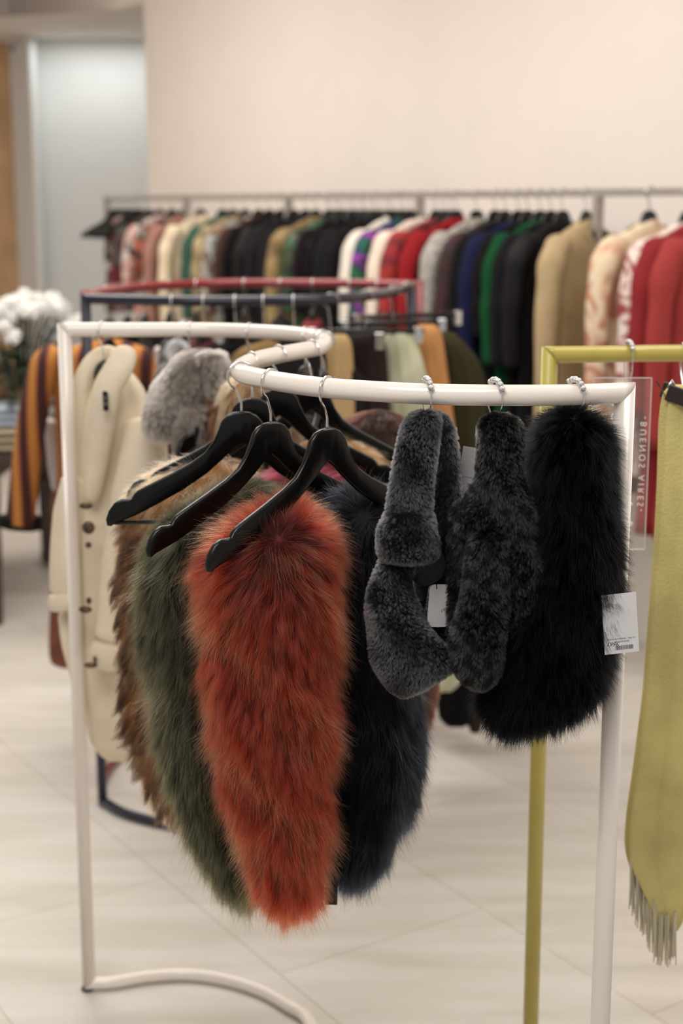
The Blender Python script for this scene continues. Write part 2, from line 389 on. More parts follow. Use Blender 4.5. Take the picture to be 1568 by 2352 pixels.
# ------------------------------------------------------------------ hangers
def hanger_outline(n=1):
    top = [(0, 0), (.012, -.001), (.023, -.006), (.031, -.015), (.036, -.028), (.044, -.046), (.058, -.064), (.08, -.079), (.11, -.095), (.14, -.110), (.162, -.1215), (.168, -.127), (.172, -.134), (.178, -.1345), (.188, -.1345), (.199, -.141), (.208, -.153), (.2125, -.166), (.211, -.176), (.205, -.177)]
    bot = [(.197, -.172), (.186, -.168), (.165, -.160), (.13, -.142), (.09, -.120), (.055, -.096), (.03, -.074), (.012, -.056), (0, -.047)]
    pts = top+bot; left = [(-x, z) for x, z in reversed(pts[1:-1])]
    return pts+left
def hanger_mesh(th=0.011, s=1.0):
    out = [(x*s, z*s) for x, z in hanger_outline()]; n = len(out); h = th/2
    # rounded edge: three rings each side
    cx = [p[0] for p in out]; V = []; F = []
    def inset(d):
        r = []
        for i in range(n):
            a = Vector(out[i-1]); b = Vector(out[i]); c = Vector(out[(i+1) % n])
            t = (c-a); t.normalize(); nn = Vector((-t.y, t.x)); r.append(b - nn*d)
        return r
    rings = [(inset(.0030), -h), (inset(.0009), -h+.0010), (inset(0), -h+.0030), (inset(0), h-.0030), (inset(.0009), h-.0010), (inset(.0030), h)]
    for pts, y in rings:
        for p in pts: V.append((p[0], y, p[1]))
    for r in range(5):
        for i in range(n):
            j = (i+1) % n
            F.append((r*n+i, r*n+j, (r+1)*n+j, (r+1)*n+i))
    me = mesh_np('hanger_body', V, F)
    bm = bmesh.new(); bm.from_mesh(me)
    bm.verts.ensure_lookup_table()
    for r in (0, 5):
        f = bm.faces.new([bm.verts[r*n+i] for i in range(n)]); bmesh.ops.triangulate(bm, faces=[f])
    bmesh.ops.recalc_face_normals(bm, faces=bm.faces); 
    bm.to_mesh(me); bm.free(); me.materials.append(M['black_wood'])
    me.polygons.foreach_set('use_smooth', [True]*len(me.polygons))
    return me
def sharp(o):
    b = o.modifiers.new('edges', 'EDGE_SPLIT'); b.split_angle = math.radians(50)
def hook_pts(hgt, r=0.0215, rail=TR):
    zc = hgt-(r-.0016-rail); pts = [(0, -.006), (0, .010), (-.001, .016)]
    a0 = 222
    pts.append((-.008, zc-r*0.98))
    for a in range(a0, -25, -13):
        pts.append((r*math.cos(math.radians(a)), zc+r*math.sin(math.radians(a))))
    return pts
HB = hanger_mesh(); HOOK = {}
def hanger(P, rz, hgt, hrz, label, group, name='clothes_hanger', rail=TR):
    """P: point of the rail it hangs from"""
    e = empty(name, (P.x, P.y, P.z-hgt), label, 'hanger', group, rz)
    b = bpy.data.objects.new('hanger_body', HB); COL.objects.link(b); b.parent = e; sharp(b)
    key = (round(hgt, 3), rail)
    if key not in HOOK:
        mb = MB(); mb.tube(smooth_path([(x, 0, z) for x, z in hook_pts(hgt, rail+.0069, rail)], 60), 0.0018, 8)
        me = mesh_np('hook', mb.V, mb.F); me.materials.append(M['chrome']); me.polygons.foreach_set('use_smooth', [True]*len(me.polygons)); HOOK[key] = me
    h = bpy.data.objects.new('hook', HOOK[key]); COL.objects.link(h); h.parent = e; h.rotation_euler = (0, 0, hrz-rz)
    return e
def rail_near(rail, px, ylo=0, yhi=9999):
    best = None
    for p in rail:
        x, y = proj(p)
        if ylo <= y <= yhi:
            d = abs(x-px)
            if best is None or d < best[0]: best = (d, p)
    return best[1]

# ------------------------------------------------------------------ lofted bodies and fur
def rows_interp(rows, n):
    r = np.array(rows, float); y = np.linspace(r[0, 0], r[-1, 0], n)
    k = len(rows)
    # smooth interpolation
    out = [y]
    for c in range(1, r.shape[1]):
        v = np.interp(y, r[:, 0], r[:, c])
        ker = np.ones(5)/5; vp = np.pad(v, 2, mode='edge'); v2 = np.convolve(vp, ker, 'valid')
        out.append(v2)
    return np.stack(out, 1)
def body_arrays(rows, Y, td, inset=0, n=46, seg=40, folds=0.0, fk=7, seed=0, round_top=0.5, round_bot=0.5, yprof=None, power=0.8, lump=0.0):
    """closed loft. rows: (py, xl, xr) read off the photograph for a body standing at distance Y; td = half its real depth"""
    R = rows_interp(rows, n); V = []; rr = np.random.default_rng(seed); ph = rr.uniform(0, 6.28, 6)
    hw = (R[:, 2]-R[:, 1])/2-inset; hw = np.maximum(hw, 4); mx = hw.max()
    for i in range(n):
        v = i/(n-1); Yi = Y + (np.interp(v, [p[0] for p in yprof], [p[1] for p in yprof]) if yprof else 0)
        c = (R[i, 1]+R[i, 2])/2; py = R[i, 0] + (inset*(1-2*v) if inset else 0)
        a = at(c-hw[i], py, Yi); b = at(c+hw[i], py, Yi); cx = (a.x+b.x)/2; z = at(c, py, Yi).z; w = (b.x-a.x)/2
        end = 1.0
        if v < .08: end = math.sqrt(max(0.02, 1-((.08-v)/.08)**2))**(round_top*2)
        if v > .93: end = math.sqrt(max(0.02, 1-((v-.93)/.07)**2))**(round_bot*2)
        t = td*(hw[i]/mx)**0.5*end; w = w*end
        for k in range(seg):
            th = 2*math.pi*k/seg
            f = 1+folds*math.sin(fk*th+ph[0]+3*v*math.sin(ph[1]))*min(1, .2+v*1.2) + folds*.6*math.sin((fk*2-3)*th+ph[2]+2*v)
            f += lump*(math.sin(3*th+ph[3]+9*v)*.5+math.sin(5*th+ph[4]-14*v)*.5)
            cs, sn = math.cos(th), math.sin(th)
            V.append((cx+w*f*math.copysign(abs(cs)**power, cs), Yi+t*f*math.copysign(abs(sn)**power, sn), z))
    F = []
    for i in range(n-1):
        for k in range(seg):
            l = (k+1) % seg
            F.append((i*seg+k, (i+1)*seg+k, (i+1)*seg+l, i*seg+l))
    F.append(tuple(range(seg))); F.append(tuple(reversed(range((n-1)*seg, n*seg))))
    return np.array(V), F
def tube_arrays(pts, rad, seg=24, flat=1.0, n=40, up=None):
    P = smooth_path(pts, n); m = len(P); k = len(pts)
    R = list(np.interp(np.linspace(0, k-1, m), range(k), rad if isinstance(rad, (list, tuple)) else [rad]*k))
    R[0] *= .35; R[-1] *= .35
    if m > 4: R[1] *= .8; R[-2] *= .8
    mb = MB(); mb.tube(P, R, seg, flat=flat, up=up); return np.array(mb.V), mb.F
def join(*arrs):
    V = []; F = []; o = 0
    for v, f in arrs:
        V.append(v); F += [tuple(i+o for i in q) for q in f]; o += len(v)
    return np.concatenate(V), F
def obj_arrays(name, arr, m, parent, smooth=True):
    o = link(name, mesh_np(name, arr[0], arr[1]), m, None, smooth)
    return adopt(o, parent)
def fur_curves(arr, parent, m, n, L, name='fur', lift=0.55, comb=(0, 0, -1), whorl=None, clumps=900, clump=0.55, rad=0.00022, jit=0.25, curl=0.0, lvar=0.35, npts=6, seed=1, back=0.35, tintf=None, lenf=None, sag=0.35, guard=0.0):
    """fibres as curves rooted on the body, combed along it, gathered into locks"""
    r = np.random.default_rng(seed); V, F = arr
    tri = []
    for f in F:
        if len(f) == 4: tri += [(f[0], f[1], f[2]), (f[0], f[2], f[3])]
        elif len(f) == 3: tri.append(f)
        else: tri += [(f[0], f[i], f[i+1]) for i in range(1, len(f)-1)]
    tri = np.array(tri); A, B, C = V[tri[:, 0]], V[tri[:, 1]], V[tri[:, 2]]
    fn = np.cross(B-A, C-A); ar = np.linalg.norm(fn, axis=1)/2
    vn = np.zeros_like(V)
    for k in range(3): np.add.at(vn, tri[:, k], fn)
    vn /= np.linalg.norm(vn, axis=1)[:, None]+1e-12
    cen = (A+B+C)/3; view = np.array([0, 0, CAMZ])-cen; view /= np.linalg.norm(view, axis=1)[:, None]
    fac = (fn*view).sum(1)/(2*ar+1e-12)
    wgt = ar*np.where(fac > -0.25, 1.0, back)
    ti = r.choice(len(tri), n, p=wgt/wgt.sum()); u = r.random((n, 2)); sw = u.sum(1) > 1; u[sw] = 1-u[sw]
    w0 = 1-u.sum(1)
    def ip(X): return X[tri[ti, 0]]*w0[:, None]+X[tri[ti, 1]]*u[:, :1]+X[tri[ti, 2]]*u[:, 1:]
    root = ip(V); nr = ip(vn); nr /= np.linalg.norm(nr, axis=1)[:, None]+1e-12
    cmb = np.tile(np.array(comb, float), (n, 1))
    if whorl is not None:
        for (c, rr, st) in (whorl if isinstance(whorl, list) else [whorl]):
            d = root-np.array(c); dist = np.linalg.norm(d, axis=1); w = np.exp(-(dist/rr)**2)*st
            cmb = cmb*(1-np.minimum(w, 1))[:, None] + d/(dist[:, None]+1e-6)*w[:, None]
    cmb -= nr*(cmb*nr).sum(1)[:, None]*0.9
    cmb /= np.linalg.norm(cmb, axis=1)[:, None]+1e-9
    # smooth wandering of the lie
    ph = r.uniform(0, 6.28, (3, 3)); fr = r.uniform(18, 45, (3, 3))
    wob = np.stack([np.sin(root@fr[i]+ph[i, 0])+.6*np.sin(root@(fr[i][::-1]*1.9)+ph[i, 1]) for i in range(3)], 1)*jit*0.6
    d0 = cmb + nr*lift + wob + r.normal(0, jit*.5, (n, 3)); d0 /= np.linalg.norm(d0, axis=1)[:, None]
    ln = L*(1-lvar*r.random(n))
    if guard: ln = np.where(r.random(n) < guard, ln*1.45, ln)
    if lenf is not None: ln = ln*lenf(root)
    K = min(clumps, n//8); gi = r.choice(n, K, replace=False)
    kd = KDTree(K)
    for j, g in enumerate(gi): kd.insert(root[g], j)
    kd.balance()
    near = np.array([kd.find(p)[1] for p in root])
    gd = d0[gi] + r.normal(0, jit*.7, (K, 3)); gd /= np.linalg.norm(gd, axis=1)[:, None]
    groot = root[gi]; gl = ln[gi]*1.0
    s = np.linspace(0, 1, npts)
    P = np.zeros((n, npts, 3))
    g = np.array([0, 0, -1.0]); cv = r.normal(0, 1, (n, 3))*curl
    cl = clump*(0.6+0.4*r.random(n))
    for k, t in enumerate(s):
        own = root + ln[:, None]*(d0*t + g*sag*t*t*.5 + cv*t*t)
        gui = groot[near] + ln[:, None]*(gd[near]*t + g*sag*t*t*.5)
        a = (cl*t**0.95)[:, None]
        P[:, k] = own*(1-a)+gui*a
    cu = bpy.data.hair_curves.new(name); cu.add_curves([npts]*n)
    cu.attributes['position'].data.foreach_set('vector', P.reshape(-1).astype(np.float32))
    ra = cu.attributes.get('radius') or cu.attributes.new('radius', 'FLOAT', 'POINT')
    rv = np.tile(rad*(1-0.85*s**1.5), n)
    ra.data.foreach_set('value', rv.astype(np.float32))
    ta = cu.attributes.new('tint', 'FLOAT', 'CURVE')
    tv = r.random(n)**2*0.7
    if tintf is not None: tv = np.clip(tintf(root, r, near, K), 0, 1)
    ta.data.foreach_set('value', tv.astype(np.float32))
    cu.materials.append(m)
    o = bpy.data.objects.new(name, cu); COL.objects.link(o)
    return adopt(o, parent)
QF = 1.0   # density of the fur

# ================================================================== front rack: hangers
def yaw(dx, dy): return math.atan2(dy, dx)
HG = 'black wooden hangers on the cream rack'
PA = rail_near(WR, 752, 870, 930); PB = rail_near(WR, 622, 858, 930); PC = rail_near(WR, 553, 840, 862)
PD = rail_near(WR, 578, 815, 835); PE = rail_near(WR, 640, 800, 830); PF = rail_near(WR, 716, 785, 805)
hanger(PA, yaw(.155, .13), .057, math.radians(62), 'black hanger in front holding the rust red fur vest', HG)
hanger(PB, yaw(.177, .125), .062, math.radians(55), 'black hanger holding the dark green fur vest, second from the front', HG)
hanger(PC, yaw(.21, .02), .060, math.radians(20), 'black hanger with long bare left arm reaching over the white coat', HG)
hanger(PD, yaw(.21, .01), .060, math.radians(-60), 'black hanger tucked directly behind the long bare-armed one', HG)
hanger(PE, yaw(.2, .0), .058, math.radians(-50), 'black hanger above the camel fur, right of the curved rail end', HG)
hanger(PF, yaw(.2, -.03), .062, math.radians(-50), 'black hanger above the dark brown fur, farther back under the rail', HG)
for px, yl, yh, rz, hz, lb in ((744, 778, 790, 80, 10, 'black hanger hooked at the tight right bend of the cream rail'),
                       (738, 768, 779, 95, 60, 'black hanger hooked just before the tight right bend, farther back'),
                       (700, 762, 775, 70, 75, 'black hanger on the far straight run of the cream rail near the bend')):
    hanger(rail_near(WR, px, yl, yh), math.radians(rz), .060, math.radians(hz), lb, HG)
# trouser bar fitted under the long bare-armed hanger
hc = PC - Vector((0, 0, .060)); ax = Vector((.21, .02, 0)).normalized()
mb = MB(); mb.tube([hc-ax*.200+Vector((0, 0, -.172)), hc+ax*.20+Vector((0, 0, -.172))], 0.0035, 10)
bar = mb.build('trouser_bar', M['black_plastic'])
for o in COL.objects:
    if o.get('label') == 'black hanger with long bare left arm reaching over the white coat':
        bar.parent = o; bpy.context.view_layer.update(); bar.matrix_parent_inverse = o.matrix_world.inverted()

# ================================================================== furs on the cream rack
def fur_thing(name, label, cat, arr, pelt, hm, n, L, group=None, guardm=None, **kw):
    c = arr[0].mean(0); top = arr[0][:, 2].max()
    e = empty(name, (float(c[0]), float(c[1]), float(top)), label, cat, group)
    obj_arrays('pelt', arr, pelt, e)
    fur_curves(arr, e, hm, int(n*QF), L, **kw)
    if guardm is not None:
        k2 = dict(kw); k2.update(clumps=int(n/90), clump=.35, rad=kw.get('rad', .0002)*1.25, jit=.55, lift=kw.get('lift', .5)*1.15, seed=kw.get('seed', 1)+500, name='guard_hair', guard=0, curl=.10, lvar=.5)
        k2.pop('tintf', None)
        fur_curves(arr, e, guardm, int(n*.13), L*1.18, **k2)
    return e
FG = 'fur vests on the cream rack'
red_m = hair_mat('rust_fur', (44, 8, 6), (116, 26, 16), (166, 58, 32), (32, 6, 5), rough=.28)
red_p = mat('rust_pelt', (92, 28, 20), 0.95, noise=.3, nscale=60)
rows = [(1132, 630, 700), (1155, 570, 735), (1180, 515, 752), (1230, 478, 772), (1300, 466, 780), (1380, 464, 774), (1460, 470, 766), (1560, 476, 764), (1660, 492, 762), (1760, 515, 758), (1860, 540, 752), (1950, 565, 746), (2030, 592, 738), (2085, 628, 716)]
ra = body_arrays(rows, 2.065, .090, inset=16, folds=.03, fk=5, seed=3, lump=.03, round_top=.6, round_bot=.5)
wc_ = at(640, 1235, 1.985)
def red_t(root, r, near, K):
    base = r.random(K)**1.6*.75
    d = np.linalg.norm(root-np.array(wc_), axis=1)
    t = base[near]*.7 + r.random(len(root))**2*.45
    return t + .45*np.exp(-(d/.055)**2)
fur_thing('fur_vest', 'fluffy rust red fur vest hanging in front of the others', 'vest', ra, red_p, red_m, 150000, .046, FG,
          whorl=(tuple(wc_), .085, 1.6), clumps=2200, clump=.72, rad=.00017, jit=.34, lift=.55, seed=11, tintf=red_t, guard=.10, curl=.06, guardm=hair_mat('rust_guard', (110, 28, 16), (182, 70, 38), (224, 130, 82), (120, 36, 20), rough=.3))
green_m = hair_mat('moss_fur', (7, 8, 5), (19, 21, 12), (62, 60, 38), (6, 7, 5), rough=.3)
green_p = mat('moss_pelt', (20, 21, 15), .95, noise=.3, nscale=60)
rows = [(1098, 520, 640), (1125, 480, 680), (1160, 420, 690), (1195, 378, 690), (1235, 350, 690), (1300, 335, 680), (1400, 334, 670), (1500, 342, 660), (1600, 358, 660), (1700, 378, 660), (1800, 405, 660), (1900, 440, 650), (1970, 470, 640), (2030, 505, 610), (2058, 530, 590)]
ga = body_arrays(rows, 2.225, .10, inset=11, folds=.03, fk=5, seed=5, lump=.03)
gw = at(430, 1190, 2.17)
fur_thing('fur_vest', 'dark moss green fur vest between the tan one and the rust one', 'vest', ga, green_p, green_m, 90000, .048, FG,
          whorl=(tuple(gw), .10, 1.3), clumps=1500, clump=.72, rad=.0002, jit=.34, lift=.5, seed=12, guard=.1, curl=.06, guardm=hair_mat('moss_guard', (26, 28, 18), (92, 88, 58), (158, 148, 104), (18, 20, 13), rough=.3))
tan_m = hair_mat('tan_fur', (110, 74, 46), (166, 118, 74), (196, 154, 106), (86, 52, 32), rough=.35)
tan_p = mat('tan_pelt', (150, 112, 78), .95, noise=.3, nscale=40)
rows = [(1036, 430, 560), (1050, 380, 590), (1085, 330, 600), (1130, 308, 600), (1200, 290, 600), (1300, 284, 590), (1400, 286, 590), (1500, 290, 590), (1600, 298, 590), (1700, 312, 590), (1790, 338, 590), (1850, 370, 580), (1885, 410, 560)]
ta = body_arrays(rows, 2.46, .09, inset=9, folds=.03, fk=5, seed=6, lump=.03)
e = fur_thing('fur_vest', 'tan fur vest with black-tipped edge, beside the white coat', 'vest', ta, tan_p, tan_m, 60000, .042, FG,
          clumps=900, clump=.6, rad=.00028, jit=.3, lift=.5, seed=13, comb=(-.35, 0, -1), guardm=hair_mat('tan_guard', (150, 108, 68), (212, 172, 122), (230, 200, 156), (120, 80, 50)))
# black-tipped guard hair along the open edge
edge_m = hair_mat('dark_tipped_fur', (160, 108, 68), (70, 48, 34), (4, 3, 3), (14, 11, 9), rough=.35, melt=.45)
rows2 = [(1150, 300, 330), (1300, 278, 318), (1400, 282, 322), (1500, 284, 325), (1600, 292, 335), (1700, 306, 350), (1800, 338, 390), (1870, 385, 440)]
ea = body_arrays(rows2, 2.40, .02, n=30, seg=16)
fur_curves(ea, e, edge_m, int(9000*QF), .046, name='edge_trim', clumps=110, clump=.9, rad=.0003, jit=.35, lift=.35, comb=(-.75, -.1, -.8), seed=14, sag=.3)
navy_m = hair_mat('navy_fur', (2, 2, 3), (4, 5, 8), (16, 20, 29), (2, 2, 3), rough=.3, ior=1.3)
navy_p = mat('navy_pelt', (8, 9, 12), .95, noise=.3, nscale=60)
rows = [(1112, 770, 900), (1130, 740, 920), (1160, 722, 930), (1220, 726, 925), (1300, 745, 925), (1400, 752, 930), (1500, 752, 942), (1600, 754, 952), (1700, 754, 960), (1780, 754, 958), (1850, 754, 935), (1910, 754, 895), (1970, 758, 880), (2015, 775, 845)]
na = body_arrays(rows, 2.20, .085, inset=8, folds=.04, fk=5, seed=8, lump=.02)
nw = at(838, 1165, 2.11)
navy_v = fur_thing('fur_vest', 'blue black long-haired fur vest right of the rust one', 'vest', na, navy_p, navy_m, 80000, .046, FG,
          whorl=(tuple(nw), .09, 1.5), clumps=2000, clump=.6, rad=.0002, jit=.28, lift=.45, seed=15, guard=.08, curl=.04, guardm=hair_mat('navy_guard', (5, 6, 10), (16, 20, 30), (48, 57, 76), (8, 9, 13), rough=.3))
# black belt end hanging below
mb = MB(); a = at(764, 1960, 2.15); b = at(760, 2078, 2.15)
mb.box((a+b)/2, (.0195, .0022, (a-b).length), Matrix.Rotation(math.radians(2), 3, 'Y')); adopt(mb.build('belt_end', mat('black_webbing', (18, 18, 18), .8, noise=.2, nscale=300), smooth=False, bevel=.0006), navy_v)
mb = MB(); a = at(506, 2040, 2.27); mb.tube([a, at(511, 2052, 2.27), at(512, 2078, 2.27)], [.006, .005, .001], 8, flat=.4)
gv = [o for o in COL.objects if str(o.get('label', '')).startswith('dark moss')][0]
adopt(mb.build('belt_end', mat('moss_webbing', (96, 88, 60), .8, noise=.2, nscale=100)), gv)
burg_m = hair_mat('burgundy_fur', (60, 12, 20), (112, 26, 38), (146, 48, 58), (52, 10, 18))
rows = [(1058, 640, 820), (1080, 600, 850), (1110, 585, 860), (1180, 590, 860), (1300, 600, 850), (1500, 600, 840), (1700, 610, 820), (1800, 640, 790)]
fur_thing('fur_vest', 'burgundy fur vest glimpsed beneath the front hanger', 'vest', body_arrays(rows, 2.44, .08, inset=6, seed=9), mat('burgundy_pelt', (92, 26, 36), .95, noise=.3), burg_m, 22000, .036, FG,
          clumps=300, rad=.0003, seed=16, comb=(-.6, -.2, -.5), back=.2)
camel_m = hair_mat('camel_fur', (128, 92, 58), (178, 138, 92), (206, 174, 126), (110, 76, 48))
rows = [(990, 700, 790), (1005, 680, 850), (1035, 675, 885), (1070, 672, 912), (1120, 670, 915), (1300, 680, 905), (1500, 690, 900), (1600, 720, 870)]
fur_thing('fur_vest', 'pale camel fur vest under the farther hangers', 'vest', body_arrays(rows, 2.66, .075, inset=5, seed=10), mat('camel_pelt', (176, 138, 98), .95, noise=.3), camel_m, 22000, .034, FG,
          clumps=300, rad=.00032, seed=17, comb=(.4, -.3, -.6), back=.2)
rust_m = hair_mat('chestnut_fur', (28, 12, 8), (50, 24, 16), (76, 42, 29), (20, 10, 7))
rows = [(936, 830, 920), (950, 785, 955), (975, 760, 960), (1040, 765, 975), (1200, 800, 985), (1400, 830, 1000), (1550, 850, 1004), (1620, 870, 1000), (1670, 900, 985), (1692, 930, 972)]
fur_thing('fur_vest', 'chestnut brown fur behind the grey scarf, its hem showing below', 'vest', body_arrays(rows, 2.92, .08, inset=5, seed=11), mat('chestnut_pelt', (48, 26, 18), .95, noise=.3), rust_m, 26000, .026, FG,
          clumps=400, rad=.00032, seed=18, back=.2)

# ------------------------------------------------------------------ three scarves on beaded rings
def ring_hook(P, rz, drop, label, beads=6, rail=TR, name='ring_hook'):
    e = empty(name, P, label, 'hook', 'beaded ring hooks', rz)
    r = rail+.0045; pts = []
    for a in range(0, 181, 12): pts.append((r*math.cos(math.radians(a)), 0, r*math.sin(math.radians(a))+.001))
    pts = [(.006, 0, -drop), (r*.55, 0, -drop*.7), (r*1.02, 0, -drop*.3)] + pts + [(-r*1.02, 0, -drop*.3), (-r*.55, 0, -drop*.7), (-.006, 0, -drop)]
    mb = MB(); mb.tube(smooth_path(pts, 80), 0.00105, 8, closed=True); mb.build('wire', M['chrome'], e)
    for i in range(beads):
        a = math.radians(28+i*20)
        mb = MB(); mb.sphere(((r+.001)*math.cos(a), 0, (r+.001)*math.sin(a)+.001), .0046, 12, 8)
        mb.build('bead', M['rhinestone'], e)
    return e
R1 = rail_near(WR, 984, 880, 930); R2 = rail_near(WR, 1142, 880, 930); R3 = rail_near(WR, 1318, 880, 930)
def ring_rz(dx, dy): return math.atan2(dy, dx)
ring_hook(R1, ring_rz(.25, -1), .040, 'beaded ring hook holding the grey sheared scarf')
ring_hook(R2, ring_rz(.45, -1), .040, 'beaded ring hook holding the spotted black scarf')
ring_hook(R3, ring_rz(.55, -1), .032, 'beaded ring hook holding the long-haired black scarf')
SG = 'fur scarves on beaded rings'
sph = np.random.default_rng(4).uniform(0, 6.28, 6)
def patches(root, r, near, K):
    v = np.sin(root[:, 0]*95+sph[0]+1.2*np.sin(root[:, 2]*70))+np.sin(root[:, 2]*80+sph[1]+1.1*np.sin(root[:, 0]*60+sph[2]))
    return np.clip(.35+.28*v, 0, .9)+r.random(len(root))*.25-.1
grey_m = hair_mat('slate_plush', (20, 21, 24), (46, 48, 53), (98, 99, 103), (22, 23, 26), rough=.4, radial=.6)
grey_p = mat('slate_pelt', (24, 25, 28), .95, noise=.3, nscale=80)
Yg = 1.99
g_top = body_arrays([(944, 955, 1003), (962, 932, 1008), (1000, 921, 1004), (1050, 910, 998), (1100, 902, 991), (1150, 893, 986), (1185, 888, 986)], Yg-.004, .020, n=30, seed=1, lump=.03)
g_back = body_arrays([(942, 972, 1018), (965, 985, 1036), (1000, 996, 1044), (1060, 1004, 1050), (1150, 990, 1058), (1250, 965, 1062), (1350, 955, 1062), (1450, 960, 1058), (1490, 975, 1040)], Yg+.048, .026, n=36, seed=2, lump=.03)
g_cuff = body_arrays([(1172, 893, 984), (1195, 880, 992), (1225, 873, 999), (1255, 871, 1004), (1276, 874, 1002), (1284, 884, 990)], Yg-.008, .032, n=24, seed=4, lump=.04, round_bot=.3)
g_low = body_arrays([(1268, 884, 972), (1300, 872, 950), (1335, 858, 936), (1365, 848, 944), (1400, 847, 958), (1440, 850, 976), (1480, 852, 1010), (1508, 856, 1042), (1530, 864, 1046), (1555, 880, 1000), (1580, 900, 962), (1594, 915, 940)], Yg, .036, n=50, seed=6, lump=.09, round_bot=.3)
g_knot = tube_arrays([at(950, 1262, Yg+.01), at(975, 1285, Yg+.005), at(985, 1305, Yg+.005), at(950, 1330, Yg+.012)], [.018, .026, .022, .016], n=16)
g_all = join(g_top, g_back, g_cuff, g_low, g_knot)
c = at(985, 940, Yg)
gs = empty('fur_scarf', c, 'slate grey sheared fur scarf looped through its own cuff', 'scarf', SG)
for nm, arr, n, sd in (('front_strand', g_top, 42000, 1), ('back_strand', g_back, 26000, 2), ('cuff', g_cuff, 32000, 3), ('lower_end', g_low, 66000, 4), ('knot', g_knot, 12000, 5)):
    p = obj_arrays(nm, arr, grey_p, gs)
    f = fur_curves(arr, gs, grey_m, int(n*QF), .0085, name='plush', clumps=int(n/22), clump=.5, rad=.00022, jit=.6, lift=1.4, sag=.1, tintf=patches, seed=30+sd, npts=4, back=.25)
    f.parent = p; f.matrix_parent_inverse = p.matrix_basis.inverted(); bpy.context.view_layer.update(); f.matrix_parent_inverse = p.matrix_world.inverted()
spot_m = hair_mat('spotted_plush', (5, 5, 6), (18, 19, 20), (72, 73, 74), (2, 2, 2), rough=.4, radial=.6)
spot_p = mat('spotted_pelt', (11, 11, 11), .95, noise=.3, nscale=80)
def spots(root, r, near, K):
    x = root*260
    v = np.sin(x[:, 0]+sph[0]+1.3*np.sin(x[:, 2]*.7))+np.sin(x[:, 2]*.8+sph[1]+1.5*np.sin(x[:, 0]*.8+sph[2]))+.5*np.sin(x[:, 1]+sph[3])
    return np.where(v > .45, .85, .12)+r.random(len(root))*.25
Ys = 1.99
s_top = body_arrays([(948, 1128, 1172), (960, 1108, 1188), (985, 1100, 1196), (1040, 1100, 1196), (1080, 1103, 1192), (1102, 1096, 1196), (1140, 1074, 1210), (1180, 1056, 1226), (1210, 1046, 1236), (1232, 1050, 1230)], Ys, .026, n=40, seed=21, lump=.07, round_bot=.3)
s_front = body_arrays([(1215, 1090, 1160), (1260, 1078, 1164), (1320, 1070, 1165), (1380, 1058, 1162), (1430, 1046, 1158), (1480, 1038, 1155), (1530, 1044, 1152), (1560, 1058, 1142), (1578, 1078, 1122)], Ys-.024, .028, n=40, seed=22, lump=.06, round_bot=.4)
s_tail = body_arrays([(1215, 1150, 1205), (1250, 1152, 1226), (1290, 1152, 1246), (1330, 1152, 1256), (1370, 1150, 1236), (1420, 1150, 1202), (1475, 1150, 1170)], Ys-.012, .016, n=30, seed=23, lump=.05)
s_left = body_arrays([(1150, 1040, 1090), (1200, 1035, 1092), (1280, 1032, 1090), (1400, 1032, 1085), (1500, 1034, 1075), (1530, 1045, 1068)], Ys+.01, .02, n=26, seed=24, lump=.04)
ss = empty('fur_scarf', at(1148, 946, Ys), 'black leopard-spotted sheared fur scarf, middle of the three', 'scarf', SG)
for nm, arr, n, sd in (('top_loop', s_top, 52000, 1), ('front_strand', s_front, 50000, 2), ('tail', s_tail, 24000, 3), ('back_strand', s_left, 10000, 4)):
    p = obj_arrays(nm, arr, spot_p, ss)
    f = fur_curves(arr, ss, spot_m, int(n*QF), .0095, name='plush', clumps=int(n/24), clump=.5, rad=.0002, jit=.45, lift=1.1, sag=.15, seed=40+sd, npts=4, tintf=spots, back=.25)
    bpy.context.view_layer.update(); f.parent = p; f.matrix_parent_inverse = p.matrix_world.inverted()
blk_m = hair_mat('black_fur', (1, 1, 1), (2, 2, 3), (6, 7, 9), (1, 1, 1), rough=.25, ior=1.22)
blk_p = mat('black_pelt', (3, 3, 3), .95)
rows = [(942, 1285, 1345), (955, 1262, 1365), (975, 1248, 1380), (1020, 1240, 1388), (1100, 1238, 1392), (1200, 1238, 1400), (1260, 1234, 1405), (1320, 1226, 1408), (1380, 1200, 1406), (1440, 1168, 1392), (1500, 1148, 1386), (1560, 1128, 1375), (1600, 1118, 1345), (1635, 1116, 1290), (1662, 1128, 1235)]
ba = body_arrays(rows, 2.01, .055, inset=2, folds=.03, fk=5, seed=31, lump=.03, n=60)
bt = tube_arrays([at(1370, 1365, 2.0), at(1395, 1370, 1.99), at(1415, 1368, 1.985)], [.02, .014, .006], n=10)
fur_thing('fur_scarf', 'thick long-haired black fur scarf nearest the right post', 'scarf', join(ba, bt), blk_p, blk_m, 80000, .030, SG,
          clumps=2200, clump=.6, rad=.0002, jit=.42, lift=.95, seed=50, comb=(-.15, 0, -1), guard=.25, guardm=hair_mat('black_guard', (1, 1, 1), (3, 3, 4), (8, 9, 12), (1, 1, 1), rough=.3, ior=1.3), whorl=(tuple(at(1320, 960, 1.99)), .04, 1.2))

